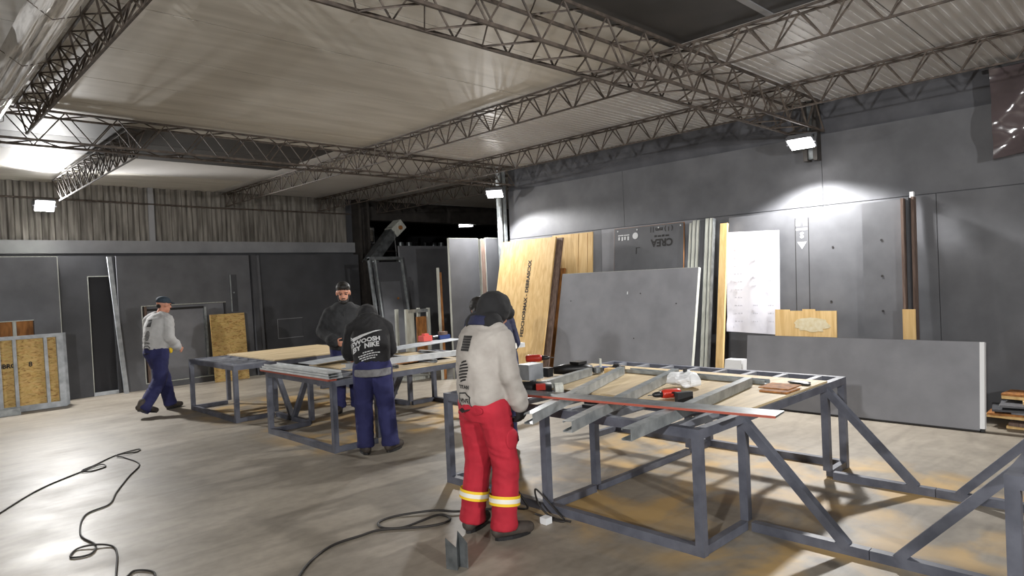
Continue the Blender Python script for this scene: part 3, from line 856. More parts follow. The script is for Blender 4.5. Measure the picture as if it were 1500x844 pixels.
t = cut_panel('leaning_panel', 'dark panel with a small square hatch behind the bearded man', F, 2.4, 2.46, .06, 'dark2', (.36, .93, .68, 1.10), rim='band')
MB().fbox(F, .36, .93, .68, 1.10, .0, .05).build('hatch_cover', 'dark2', t)
F = left_frame(4.72, 13.1, 5.0)
tag(MB().fbox(F, 0, .66, 0, 1.3, 0, .018).build('osb_board', 'osb'), 'loose strand board leaning on the wide panel beside its opening', 'board')
# stud frames with strand board at far left
for i in range(3):
    F = left_frame(.2, 12.75 + .085 * i, 5)
    lab = ['galvanised stud frame in front, backed by printed strand board', 'second galvanised stud frame stacked behind the front one', 'rear galvanised stud frame closest to the window panel'][i]
    t = thing('wall_module', lab, 'frame', F.pt(1, 0, 0), group='stud frames leaning at the corner')
    w_ = 2.06 + .035 * i
    MB().fbox(F, 0, w_, 0, .09, 0, .07).build('bottom_track', 'galvpaint', t)
    MB().fbox(F, 0, w_, 1.12, 1.17, 0, .07).build('top_track', 'galvpaint', t)
    for a in ([0, .6, 1.2, 1.40, 1.8] if i == 0 else [0, .9]):
        MB().fbox(F, a, a + .045, .09, 1.12, .005, .065).build('stud', 'galvpaint', t)
    MB().fbox(F, w_ - .09, w_, .09, 1.12, 0, .07).build('end_stud', 'galvpaint', t)
    if i == 0:
        o = MB().fbox(F, .01, w_ - .05, .02, 1.15, -.012, -.001).build('osb_backing', 'osb', t)
        print_on(F, text_mb('CAIBRO', .09, .004), 1.28, .72, 0, 0.0005, 'print', 'ink', t)
        print_on(F, text_mb('8', .1, .004), 1.62, .72, 0, 0.0005, 'print', 'ink', t)
tag(MB().box(.9, 1.62, 12.45, 12.6, .0, .05).box(.9, 1.62, 12.45, 12.46, .05, .10).box(.9, 1.62, 12.59, 12.6, .05, .1).build('steel_channel', 'galv'), 'short galvanised channel on the floor before the stud frames', 'channel')

# ================================================================= STUFF ON THE MAIN BENCH
ZT = .783
def cchan(t, p, q, w, h, name='stud', m='galv', th=.003, up=1, rnd=None):
    """open C channel from p to q; web vertical or flat"""
    p, q = Vector(p), Vector(q); d = (q - p).normalized(); r = Vector((-d.y, d.x, 0)).normalized()
    z = Vector((0, 0, 1))
    mb = MB()
    def slab(a0, a1, b0, b1):
        mb.hexa([p + r * a0 + z * b0, p + r * a1 + z * b0, p + r * a1 + z * b1, p + r * a0 + z * b1, q + r * a0 + z * b0, q + r * a1 + z * b0, q + r * a1 + z * b1, q + r * a0 + z * b1])
    if up == 1:       # open to the side
        slab(0, th, 0, h); slab(th, w, 0, th); slab(th, w, h - th, h); slab(w - th, w, th, .012); slab(w - th, w, h - .012, h - th)
    else:             # lying open upward
        slab(0, w, 0, th); slab(0, th, th, h); slab(w - th, w, th, h)
    return mb.build(name, m, t)
t = thing('stud_grid', 'galvanised stud frame of long C profiles lying across the drill bench', 'frame', (4.0, 3.0, ZT))
for (p, q) in (((2.98, 2.93), (5.0, 3.70)), ((2.95, 2.58), (5.12, 3.20)), ((2.98, 2.18), (4.95, 2.44))):
    cchan(t, (p[0], p[1], ZT + .003), (q[0], q[1], ZT + .003), .06, .068)
cchan(t, (3.86, 3.72, ZT + .003), (4.80, 3.92, ZT + .003), .05, .07)
cchan(t, (5.17, 2.40, ZT + .002), (5.20, 3.78, ZT + .002), .09, .03, 'end_track', up=0)
MB().box(4.9, 4.97, 3.76, 3.86, ZT + .001, ZT + .06).build('packing_block', 'ply', t)
t = thing('straightedge_rail', 'long flat rail with a red edge lying across the studs', 'rail', (3.5, 2.6, ZT + .09))
MB().beam((3.45, 3.62, ZT + .08), (3.73, 1.68, ZT + .08), .17, .012).build('rail_body', 'galvdark', t)
MB().beam((3.362, 3.607, ZT + .08), (3.642, 1.667, ZT + .08), .008, .014).build('red_edge', 'redrail', t)
# flat pieces and scraps
tag(MB().box(4.77, 5.0, 2.09, 2.30, ZT, ZT + .012).box(4.86, 5.1, 2.12, 2.35, ZT + .012, ZT + .02).build('wood_offcut', 'plydirt'), 'thin brown wood offcuts beside the end of the stud frame', 'offcut')
tag(MB().ell((5.25, 2.2, ZT + .012), .06, .09, .012).ell((5.2, 2.13, ZT + .01), .03, .04, .01).build('dark_rag', 'black', smooth=True), 'small black rag near the bench corner', 'rag')
# plastic bag with bottle cap
t = thing('plastic_bag', 'crumpled clear white plastic bag with a dark knob in the stud frame', 'bag', (4.62, 2.98, ZT))
mb = MB()
vs = []; n, m_ = 20, 12
mb.ell((4.66, 2.87, ZT + .055), .12, .13, .06, n=22, m=14)
mb.v = [p + Vector((noise.noise(p * 17), noise.noise(p * 17 + Vector((5, 1, 2))), noise.noise(p * 14 + Vector((9, 9, 1))) * .8)) * .035 for p in mb.v]
zmin = min(p.z for p in mb.v)
mb.v = [p + Vector((0, 0, ZT + .001 - zmin)) for p in mb.v]
mb.build('film', 'white', t, smooth=False)
MB().cyl((4.68, 2.87, ZT + .10), (4.68, 2.87, ZT + .15), .016, 12).build('knob', 'black', t)

def drill(label, loc, rot, m='red', group='cordless drills'):
    """pistol drill: barrel along +x, handle down to a battery at z = 0"""
    t = thing('cordless_drill', label, 'drill', loc, rot=rot, group=group)
    MB().tube([(-.09, 0, .185), (-.085, 0, .185), (-.06, 0, .186), (.03, 0, .186), (.06, 0, .186)], [.018, .03, .034, .034, .028], 14).build('motor_housing', m, t, True, True)
    MB().tube([(.06, 0, .186), (.085, 0, .186), (.11, 0, .186), (.13, 0, .186)], [.024, .022, .02, .012], 12).build('chuck', 'black', t, True, True)
    MB().cyl((.13, 0, .186), (.17, 0, .186), .004, 6).build('bit', 'galvdark', t, True, True)
    MB().loft([((-.045, 0, .045), (.024, 0, 0), (0, .018, 0)), ((-.035, 0, .1), (.022, 0, 0), (0, .017, 0)), ((-.022, 0, .16), (.026, 0, 0), (0, .018, 0))], 12).build('handle', 'black', t, True, True)
    MB().box(-.09, .03, -.035, .035, 0, .045).build('battery', 'black', t, local=True)
    MB().box(-.005, .008, -.006, .006, .125, .15).build('trigger', 'red', t, local=True)
    return t
drill('red drill standing upright on its battery beside the grey tool case', (4.42, 4.28, ZT), (0, 0, math.radians(-45)))
drill('red and black drill lying on its side inside the stud frame', (4.10, 2.55, ZT + .036), (math.radians(90), 0, math.radians(150)))
# grey tool head / case and the tool in the man's hand
t = thing('cutting_tool', 'red and black power tool with a grey box head held over the rail', 'power tool', (3.72, 3.62, ZT))
MB().box(3.62, 3.78, 3.58, 3.70, ZT + .14, ZT + .26).build('grey_case', 'galvpaint', t)
MB().box(3.78, 3.84, 3.53, 3.6, ZT + .15, ZT + .22).build('side_knob', 'black', t)
MB().loft([((3.52, 3.72, ZT + .09), (0, .0, .045), (.025, .035, 0)), ((3.62, 3.6, ZT + .085), (0, 0, .05), (.03, .04, 0)), ((3.74, 3.47, ZT + .08), (0, 0, .05), (.03, .04, 0))], 14).build('body', 'black', t, smooth=True)
MB().beam((3.5, 3.7, ZT + .035), (3.68, 3.5, ZT + .035), .08, .025).build('red_base', 'red', t)
MB().beam((3.63, 3.52, ZT + .1), (3.68, 3.47, ZT + .1), .1, .04).build('red_cover', 'red', t)
MB().cyl((3.76, 3.45, ZT + .07), (3.81, 3.41, ZT + .07), .045, 16).build('clear_guard', 'offwhite', t)
MB().box(3.69, 3.72, 3.60, 3.64, ZT + .1, ZT + .14).build('bracket', 'galv', t)
# corded grinder
t = thing('angle_grinder', 'black corded grinder lying on the plywood deck', 'grinder', (4.78, 4.12, ZT))
MB().loft([((4.62, 4.24, ZT + .05), (0, 0, .035), (.025, .03, 0)), ((4.70, 4.17, ZT + .055), (0, 0, .05), (.035, .04, 0)), ((4.84, 4.06, ZT + .055), (0, 0, .05), (.035, .04, 0)), ((4.9, 4.0, ZT + .05), (0, 0, .03), (.02, .025, 0))], 14).build('body', 'black', t, smooth=True)
MB().box(4.74, 4.86, 4.03, 4.14, ZT + .1, ZT + .125).build('top_grip', 'black', t)
MB().cyl((4.93, 3.96, ZT + .01), (4.93, 3.96, ZT + .06), .05, 16).build('gear_head', 'galvdark', t)
MB().cyl((4.95, 3.94, ZT + .05), (4.95, 3.94, ZT + .14), .012, 10).build('side_handle', 'offwhite', t)
MB().tube([(4.62, 4.24, ZT + .07), (4.56, 4.36, ZT + .04), (4.48, 4.43, ZT + .008), (4.2, 4.46, ZT + .008)], .007, 7).build('cord', 'rubber', t)
tag(MB().box(5.06, 5.17, 3.82, 3.93, ZT, ZT + .05).loft([((5.115, 3.875, ZT + .05), (.045, 0, 0), (0, .045, 0)), ((5.115, 3.875, ZT + .075), (.03, 0, 0), (0, .03, 0))], 10).build('battery_pack', 'black'), 'black battery pack on the deck beside the ladder rails', 'battery')
tag(MB().box(5.12, 5.2, 4.02, 4.16, ZT, ZT + .03).cyl((5.16, 4.0, ZT + .015), (5.16, 3.95, ZT + .015), .01, 8).build('blue_hand_tool', 'blue'), 'small blue hand tool between the grinder and the battery pack', 'tool')
tag(MB().box(3.70, 3.80, 3.04, 3.11, .766, .80).cyl((3.76, 3.04, .783), (3.76, 2.98, .783), .016, 10).box(3.64, 3.70, 3.0, 3.08, .766, .79).build('clamp_block', 'black'), 'small black clamp on the near ladder rails under the red rail', 'clamp')
# items on the bench between the men in black
ZB = .762
t = thing('profile_stack', 'pale metal track stack along the near edge of the bench of profiles', 'profiles', (3.5, 7.0, ZB))
MB().box(3.36, 3.46, 6.22, 7.86, .746, .768).build('brown_batten', 'redrail', t)
for i in range(3):
    cchan(t, (3.52 + .01 * i, 6.2 + .03 * i, .769 + .024 * i), (3.5 + .01 * i, 7.82 - .04 * i, .769 + .024 * i), .16, .022, 'track', 'galvlight', up=0)
t = thing('long_profile', 'long pale profile along the bench end beside the man in the black hoodie', 'profile', (4.4, 6.2, ZB))
cchan(t, (3.56, 6.20, .845), (6.3, 6.28, .80), .09, .06, 'profile', 'galvlight')
tag(MB().hexa([(3.75, 7.3, .806), (6.55, 7.85, .83), (6.55, 8.3, .83), (3.75, 7.66, .806), (3.75, 7.3, .812), (6.55, 7.85, .836), (6.55, 8.3, .836), (3.75, 7.66, .812)]).build('grey_plank', 'galvpaint'), 'thin grey plank laid along the far side of the profile bench', 'plank')
for i, (xx, l_) in enumerate(((4.3, 'first cross profile lying on the deck of the profile bench'), (4.85, 'middle cross profile on the deck of the profile bench'), (5.4, 'cross profile on the profile bench closest to the panelled wall'))):
    o = thing('cross_profile', l_, 'profile', (xx, 7.0, ZB), group='cross profiles on deck')
    cchan(o, (xx, 6.32, ZB + .001), (xx + .05, 7.45, ZB + .001), .05, .04, 'profile', 'galvpaint')
tag(MB().box(4.5, 5.2, 6.5, 7.3, ZB, ZB + .0).box(4.42, 4.78, 6.6, 7.1, ZB + .0005, ZB + .012).build('wood_scrap', 'plydirt'), 'brown wood sheet scrap between cross profiles', 'scrap')
# small tools far on that bench
t = thing('coral_tool_box', 'small coral red box on the grey plank', 'box', (6.05, 8.2, .835))
MB().box(5.98, 6.14, 8.1, 8.24, .838, .92).build('body', 'coral', t)
MB().box(6.02, 6.1, 8.13, 8.2, .92, .95).build('handle', 'coral', t)
t = thing('blue_hand_tools', 'blue and black power tool lying beside the coral box', 'power tool', (6.4, 8.2, .835))
MB().box(6.32, 6.52, 8.14, 8.26, .838, .9).build('body', 'blue', t)
MB().cyl((6.22, 8.2, .872), (6.32, 8.2, .872), .03, 10).build('nose', 'black', t)
MB().box(6.36, 6.48, 8.15, 8.24, .9, .95).build('battery', 'brown', t)

# ================================================================= FLOOR THINGS
def spline(pts, k=8):
    pts = [Vector(p) for p in pts]
    pts = [pts[0] * 2 - pts[1]] + pts + [pts[-1] * 2 - pts[-2]]
    out = []
    for i in range(1, len(pts) - 2):
        a, b, c, d = pts[i - 1:i + 3]
        for j in range(k):
            t = j / k
            out.append(.5 * ((2 * b) + (c - a) * t + (2 * a - 5 * b + 4 * c - d) * t * t + (3 * b - a - 3 * c + d) * t ** 3))
    out.append(pts[-2])
    return out
def cable(name, pts, r, label):
    P3 = spline([(p[0], p[1], p[2] if len(p) > 2 else r + .001) for p in pts])
    return tag(MB().tube(P3, r, 7).build(name, 'rubber', smooth=True), label, 'cable')
cable('power_cord', [(.2, 5.9), (.709, 6.771), (1.069, 7.326), (1.494, 7.718), (1.65, 7.80, .016), (1.66, 7.69), (1.52, 7.62), (1.459, 7.688, .016), (1.60, 7.86), (1.867, 8.15), (2.112, 8.248), (2.06, 8.12), (1.86, 8.09, .02), (1.90, 7.927), (1.92, 7.5), (1.71, 7.062), (1.5, 6.6), (1.369, 6.274), (1.169, 6.121), (1.042, 5.641), (1.067, 5.321), (1.0, 5.16), (.90, 5.2), (.96, 5.34), (1.055, 5.30, .018), (1.14, 5.2), (1.121, 5.0), (1.031, 4.646), (1.0, 4.5), (1.06, 4.55), (1.13, 4.62), (1.2, 4.5), (1.15, 4.3)], .0065, 'thin dark power cord snaking over open concrete')
cable('extension_cord', [(1.5, 3.3), (1.785, 3.749), (2.094, 3.986), (2.35, 4.0), (2.507, 3.979), (2.722, 3.794), (2.86, 3.74), (2.95, 3.78), (2.94, 3.9), (2.78, 3.90), (2.622, 3.90), (2.53, 4.0), (2.57, 4.12), (2.724, 4.13), (2.953, 3.98, .02), (3.04, 3.84, .02), (3.2, 3.74), (3.36, 3.62), (3.42, 3.5), (3.40, 3.44, .05), (3.38, 3.52, .16), (3.42, 3.64, .25), (3.45, 3.7, .4), (3.44, 3.7, .6), (3.45, 3.74, .80), (3.5, 3.75, .87)], .0085, 'thick dark extension cord looped on the floor behind the man in red')
cable('tool_lead', [(3.40, 3.36), (3.39, 3.2), (3.42, 3.1), (3.47, 3.2, .03), (3.46, 3.32, .12), (3.42, 3.37, .18), (3.40, 3.33, .1), (3.40, 3.26, .04), (3.42, 3.18), (3.44, 3.06)], .007, 'black tool lead coiled by the bench foot')
t = thing('plug_adapter', 'white plug adapter in the coiled lead beside the boots', 'plug', (3.34, 3.3, 0))
MB().box(3.30, 3.36, 3.16, 3.22, .0, .045).build('body', 'white', t)
MB().cyl((3.34, 3.22, .024), (3.36, 3.25, .024), .012, 8).build('plug', 'black', t)
# channel offcut on floor
t = thing('channel_offcut', 'short galvanised channel offcut with slanted tops standing on the open floor', 'channel', (2.47, 3.09, 0))
ir = Vector((.716, -.697, 0)); aw = Vector((.697, .717, 0)); o0 = Vector((2.44, 3.08, .001))
def fin(p, q, hp, hq, name):
    d = (q - p).normalized(); n_ = Vector((d.y, -d.x, 0)) * .0015; zz = Vector((0, 0, 1))
    MB().hexa([p - n_, q - n_, q + n_, p + n_, p - n_ + zz * hp, q - n_ + zz * hq, q + n_ + zz * hq, p + n_ + zz * hp]).build(name, 'galvdark', t)
fin(o0 + ir * -.066 + aw * .03, o0, .185, .135, 'flange')
fin(o0 + ir * .006 + aw * .055, o0 + ir * .062 + aw * .03, .215, .15, 'flange')
fin(o0, o0 + ir * .006 + aw * .055, .14, .215, 'web')
fin(o0 + ir * .062 + aw * .03, o0 + ir * .064 + aw * .012, .15, .14, 'lip')
fin(o0 + ir * -.066 + aw * .03, o0 + ir * -.066 + aw * .048, .185, .18, 'lip')

# ================================================================= PEOPLE
def remesh(mb, voxel, smooth=4, wrinkle=0, wscale=9, seed=0, off=(0, 0, 0)):
    me = mb.mesh('tmp')
    o = bpy.data.objects.new('tmp', me); C.objects.link(o)
    md = o.modifiers.new('r', 'REMESH'); md.mode = 'VOXEL'; md.voxel_size = voxel
    sm = o.modifiers.new('s', 'SMOOTH'); sm.iterations = smooth; sm.factor = .5
    bpy.context.view_layer.update()
    out = bpy.data.meshes.new_from_object(o.evaluated_get(bpy.context.evaluated_depsgraph_get()))
    bpy.data.objects.remove(o); bpy.data.meshes.remove(me)
    if wrinkle:
        sv = Vector((seed * 3.1, seed * 1.7, seed * .9))
        nrm = [v.normal.copy() for v in out.vertices]
        for v, vn in zip(out.vertices, nrm):
            p = v.co.copy()
            q = Vector((p.x * wscale, p.y * wscale, p.z * wscale * 1.9))
            k = noise.noise(q + sv + Vector((noise.noise(p * 4 + sv) * 1.5,) * 3))
            k = 1 - abs(k) * 2
            v.co = p + vn * (k * wrinkle)
    out.polygons.foreach_set('use_smooth', [True] * len(out.polygons))
    return out

class Person:
    def __init__(s, label, base, deg, name='person', z=0):
        s.base = Vector((base[0], base[1], z))
        a = math.radians(deg)
        s.f = Vector((math.cos(a), math.sin(a), 0)); s.r = Vector((math.sin(a), -math.cos(a), 0)); s.u = Vector((0, 0, 1))
        s.t = thing(name, label, 'person', s.base)
        s.n = 0
    def w(s, p):           # (right, forward, up) -> world
        return s.base + s.r * p[0] + s.f * p[1] + s.u * p[2]
    def put(s, name, mb, m, voxel=.011, smooth=4, wrinkle=0, wscale=9, parent=None):
        s.n += 1
        me = remesh(mb, voxel, smooth, wrinkle, wscale, s.n + len(s.t.name))
        bv = BVHTree.FromPolygons([v.co.copy() for v in me.vertices], [tuple(p.vertices) for p in me.polygons])
        for v in me.vertices: v.co -= s.base
        me.name = name
        o = link(name, me, m, parent or s.t)
        return o, bv
    def limb(s, mb, pts, rad):
        for i in range(len(pts) - 1):
            mb.cap(s.w(pts[i]), s.w(pts[i + 1]), rad[i], rad[i + 1])
        return mb
    def ring(s, c, rx, ry, tilt=0):
        """elliptical section, tilt leans the section forward"""
        return (s.w(c), s.r * rx, (s.f * math.cos(tilt) - s.u * math.sin(tilt)) * ry)
    def hand(s, mb, wrist, tip, side, curl=.5, pn=None):
        """palm and five bent fingers from wrist toward tip (local coordinates)"""
        W, T = s.w(wrist), s.w(tip)
        d = (T - W).normalized()
        pn = Vector(pn) if pn is not None else s.r * (-side)      # palm faces this way
        pn = (pn - d * pn.dot(d)).normalized()
        k = d.cross(pn).normalized()                                   # across the knuckles
        if k.dot(s.f) < 0: k = -k
        mb.cap(W, W + d * .045, .024, .03)
        for j in (-1, 0, 1): mb.cap(W + d * .03 + k * .02 * j, W + d * .085 + k * .024 * j, .015, .014)
        for j, L in enumerate((.062, .076, .082, .073)):
            o = W + d * .085 + k * (-.033 + .022 * j)
            a = o + (d * math.cos(curl) + pn * math.sin(curl)) * L * .5
            b = a + (d * math.cos(curl * 2.2) + pn * math.sin(curl * 2.2)) * L * .32
            c = b + (d * math.cos(curl * 3) + pn * math.sin(curl * 3)) * L * .26
            mb.cap(o, a, .0098, .0092, 8).cap(a, b, .0092, .0085, 8).cap(b, c, .0085, .0075, 8)
        o = W + d * .03 + k * .028
        a = o + (k * .7 + d * .6 + pn * .35).normalized() * .045
        b = a + (d * .8 + k * .2 + pn * .55).normalized() * .035
        mb.cap(o, a, .0125, .0105, 8).cap(a, b, .0105, .0088, 8)
    def head(s, mb, c, fwd, up=None):
        """skull, jaw, nose, ears; c local centre, fwd local direction of the face"""
        n0 = len(mb.v)
        c = s.w(c)
        f = (s.r * fwd[0] + s.f * fwd[1] + s.u * fwd[2]).normalized()
        r = f.cross(s.u).normalized(); u = r.cross(f).normalized()
        ax = (r, f, u)
        mb.ell(c + u * .025 - f * .012, .076, .096, .092, ax)
        mb.ell(c + f * .022 - u * .045, .06, .07, .075, ax)
        mb.ell(c + f * .06 - u * .092, .03, .03, .024, ax)
        mb.cap(c + f * .088 + u * .008, c + f * .108 - u * .025, .009, .014)
        mb.cap(c + f * .088 + u * .028 - r * .035, c + f * .088 + u * .028 + r * .035, .010, .010)
        mb.cap(c + f * .086 - u * .062 - r * .018, c + f * .086 - u * .062 + r * .018, .009, .009)
        for k in (-1, 1): mb.ell(c + r * .078 * k - f * .006 - u * .005, .010, .02, .032, ax)
        hs = getattr(s, 'hs', 1.0)
        mb.v[n0:] = [c + (v - c) * hs for v in mb.v[n0:]]
        s.hc, s.hf, s.hr, s.hu = c, f * hs, r * hs, u * hs
        return ax
    def eyes(s):
        bd = next(c for c in s.t.children if c.name.split('.')[0] == 'body')
        for k in (-1, 1):
            MB().ell(s.hc + s.hf * .088 + s.hr * .032 * k + s.hu * .008, .012, .008, .007, (s.hr, s.hf, s.hu)).build('eye', 'ink', bd, True)
            MB().cap(s.hc + s.hf * .097 + s.hr * .016 * k + s.hu * .03, s.hc + s.hf * .09 + s.hr * .05 * k + s.hu * .032, .005, .004).build('eyebrow', 'hair', bd, True)
    def decal(s, mb, bv, origin, right, up, name, m, off=.004):
        host = next((c for c in s.t.children if c.name.split('.')[0] in ('sweatshirt', 'hoodie')), s.t)
        """print flat artwork on a garment: ray cast along the view normal of the print plane"""
        o = s.w(origin); rt = (s.r * right[0] + s.f * right[1] + s.u * right[2]).normalized(); upv = (s.r * up[0] + s.f * up[1] + s.u * up[2]).normalized()
        n = rt.cross(upv).normalized()
        # refine long faces
        me = mb.mesh('d'); bm = bmesh.new(); bm.from_mesh(me)
        bmesh.ops.triangulate(bm, faces=bm.faces)
        for _ in range(3):
            ed = [e for e in bm.edges if e.calc_length() > .02]
            if not ed: break
            bmesh.ops.subdivide_edges(bm, edges=ed, cuts=1)
            bmesh.ops.triangulate(bm, faces=[f for f in bm.faces if len(f.verts) > 3])
        for v in bm.verts:
            p = o + rt * v.co.x + upv * v.co.y
            hit, nn, _, _ = bv.ray_cast(p + n * .5, -n, 1.2)
            v.co = (hit + n * off if hit else p) - s.base
        bm.to_mesh(me); bm.free(); me.name = name
        return link(name, me, m, host)

def base_body(P, J, head_fwd, fat=1.0, finger=.5, palm=(None, None)):
    """whole body as one continuous surface under the clothes"""
    mb = MB()
    P.limb(mb, [J['pelvis'], J['waist'], J['chest'], J['neck']], [.1 * fat, .1 * fat, .105 * fat, .055])
    P.limb(mb, [J['neck'], J['head']], [.055, .055])
    for sd, k in ((1, 'R'), (-1, 'L')):
        P.limb(mb, [J['chest'], J['sh' + k], J['el' + k], J['wr' + k]], [.08, .05, .04, .028])
        P.limb(mb, [J['pelvis'], J['hip' + k], J['kn' + k], J['an' + k]], [.09, .08, .055, .04])
        toe = J['toe' + k]
        a_ = J['an' + k]
        P.limb(mb, [a_, (a_[0] * .45 + toe[0] * .55, a_[1] * .45 + toe[1] * .55, a_[2] - .045)], [.038, .026])
        P.hand(mb, J['wr' + k], J['ha' + k], sd, finger, palm[0 if sd == 1 else 1])
    P.head(mb, J['head'], head_fwd)
    return mb

def top_garment(P, J, rings, arm=(.078, .066, .056, .05)):
    mb = MB()
    mb.loft([P.ring(*r) for r in rings], 22)
    for sd, k in ((1, 'R'), (-1, 'L')):
        sh = J['sh' + k]
        P.limb(mb, [(sh[0] * .3, sh[1], sh[2] + .045), (sh[0] * .7, sh[1], sh[2] + .02), (sh[0] * .97, sh[1], sh[2] - .03)], [.06, .068, arm[0] * .95])
        sh = (sh[0], sh[1], sh[2] - .03)
        P.limb(mb, [sh, J['el' + k], J['wr' + k]], [arm[0] * .92, arm[1] * .92, arm[2]])
        wv = P.w(J['wr' + k]); ev = P.w(J['el' + k]); d = (wv - ev).normalized()
        mb.cap(wv - d * .06, wv - d * .045, arm[1] * .98, arm[1] * .95)
    return mb

def trousers(P, J, w=.175, dep=.135, thigh=.108, knee=.086, hem=.085, waist=1.0):
    mb = MB()
    pz = J['pelvis']
    mb.loft([P.ring((pz[0], pz[1] - .005, pz[2] - .14), w * .8, dep * .85), P.ring((pz[0], pz[1] - .01, pz[2] - .06), w, dep), P.ring((pz[0], pz[1], pz[2] + .03), w * .98, dep * .98), P.ring((pz[0], pz[1], waist), w * .9, dep * .9)], 20)
    for k in 'RL':
        an = J['an' + k]
        kn = P.w(J['kn' + k]); av = P.w((an[0], an[1], an[2] - .025))
        P.limb(mb, [J['hip' + k], J['kn' + k]], [thigh, knee])
        mb.cap(kn, av + (kn - av) * .3, knee, hem * .97)
        mb.tube([av + (kn - av) * .36, av + (kn - av) * .15, av + (kn - av) * .08, av], [hem * .9, hem * .95, hem * 1.03, hem * 1.0], 16)
    return mb

def shoes(P, J, m='shoe', L=.27):
    for k in 'RL':
        an, toe = Vector(J['an' + k]), Vector(J['toe' + k])
        d = Vector((toe.x - an.x, toe.y - an.y, 0)).normalized()
        pit = J.get('lift' + k, 0)
        z0 = an.z - .09
        def q(al, z): 
            return (an.x + d.x * al, an.y + d.y * al, z0 + z + pit * (al - .19) * -1 if pit else z0 + z)
        mb = MB()
        P.limb(mb, [q(-.045, .06), q(.05, .058), q(.13, .048), q(.185, .042)], [.047, .05, .046, .04])
        P.limb(mb, [q(-.02, .09), q(.0, .14)], [.05, .05])
        o, _ = P.put('shoe', mb, m, .009, 3)
        mb = MB(); n = 14
        cs = []
        for i in range(n):
            a = 2 * PI * i / n
            al = .065 + .135 * math.cos(a); sd = .048 * math.sin(a)
            cs.append((al, sd))
        top = []; bot = []
        for al, sd in cs:
            b = Vector(q(al, .002)); b.x += -d.y * sd; b.y += d.x * sd
            c = Vector(q(al, .026)); c.x += -d.y * sd; c.y += d.x * sd
            bot.append(P.w(b)); top.append(P.w(c))
        mb.add(bot + top, [tuple(range(n)), tuple(range(2 * n - 1, n - 1, -1))] + [(i, (i + 1) % n, n + (i + 1) % n, n + i) for i in range(n)])
        mb.build('sole', 'black', o)

def band(P, J, k, t0, t1, r, name, m, parts=(('kn', 'an'),)):
    """loop of tape around a trouser leg between fractions t0..t1 of knee-ankle"""
    a, b = Vector(J['kn' + k]), Vector(J['an' + k])
    n = 26; vs = []
    A, B = P.w(a), P.w(b); d = (B - A).normalized()
    x = d.cross(P.f).normalized(); y = d.cross(x).normalized()
    return A, B, d, x, y

def sweat_logos(P, bv, o, rt, up, full=True):
    g = MB()
    for i in range(6):
        for j in range(4):
            g.add([(-.04 + .02 * j, -.05 + .0166 * i, 0), (-.02 + .02 * j, -.05 + .0166 * i, 0), (-.02 + .02 * j, -.035 + .0166 * i, 0), (-.04 + .02 * j, -.035 + .0166 * i, 0)], [(0, 1, 2, 3)])
    P.decal(g, bv, o, rt, up, 'square_logo', 'ink')
    g = MB()
    for i in range(7):
        y = -.06 + .02 * i; hw = .045 * math.sqrt(max(.05, 1 - (y / .075) ** 2))
        g.add([(-hw, y - .004, 0), (0, y + .006, 0), (hw, y + .012, 0), (hw, y + .023, 0), (0, y + .018, 0), (-hw, y + .008, 0)], [(0, 1, 4, 5), (1, 2, 3, 4)])
    c2 = (o[0], o[1], o[2] - .19)
    P.decal(g, bv, c2, rt, up, 'leaf_logo', 'ink')
    P.decal(text_mb('TITAN', .035, .001), bv, (o[0], o[1], o[2] - .285), rt, up, 'wordmark', 'ink')
    pts = [(-.06, .05), (.02, .06), (.06, .03), (.05, -.02), (.065, -.05), (0, -.075), (-.06, -.04)]
    g = MB(); n = len(pts); k = .84
    g.add([(x, y, 0) for x, y in pts] + [(x * k, y * k, 0) for x, y in pts], [(i, (i + 1) % n, n + (i + 1) % n, n + i) for i in range(n)])
    c3 = (o[0], o[1], o[2] - .375)
    P.decal(g, bv, c3, rt, up, 'shield_logo', 'ink')
    P.decal(text_mb('VIVE', .042, .001), bv, c3, rt, up, 'shield_lettering', 'ink')

def rel(*r):  return tuple(r)

# ---- man in red trousers at the drill bench (seen from behind, facing the bench)
P = Person('person in grey sweatshirt, black hood and red trousers working at the drill bench', (2.955, 3.345), 4)
J = dict(pelvis=(0, -.02, .92), waist=(0, -.01, 1.06), chest=(0, .02, 1.26), neck=(0, .05, 1.42), head=(0, .15, 1.495),
         shR=(.165, .02, 1.345), elR=(.225, .0, 1.09), wrR=(.205, .11, .88), haR=(.205, .13, .77),
         shL=(-.165, .04, 1.345), elL=(-.25, .16, 1.12), wrL=(-.20, .38, .99), haL=(-.22, .5, .95),
         hipR=(.09, -.02, .87), knR=(.115, .05, .48), anR=(.13, -.01, .09), toeR=(.2, .18, .03),
         hipL=(-.09, -.02, .87), knL=(-.12, .03, .48), anL=(-.15, -.03, .09), toeL=(-.2, .16, .03))
P.put('body', base_body(P, J, (0, .85, -.5), 1.0, .7, (None, (0, 0, -1))), 'skin', .008, 3)
P.eyes()
_, bv = P.put('sweatshirt', top_garment(P, J, [((0, -.015, .875), .165, .14), ((0, -.02, .93), .185, .155), ((0, -.02, 1.1), .19, .155), ((0, .0, 1.25), .2, .15), ((0, .02, 1.35), .19, .13), ((0, .04, 1.42), .11, .1)], (.08, .074, .06)), 'sweat', .011, 3, .0065, 8)
sweat_logos(P, bv, (-.02, -.2, 1.30), (1, 0, 0), (0, 0, 1))
o, _ = P.put('trousers', trousers(P, J, .18, .14, .112, .09, .088, .97), 'redcloth', .011, 3, .006, 7)
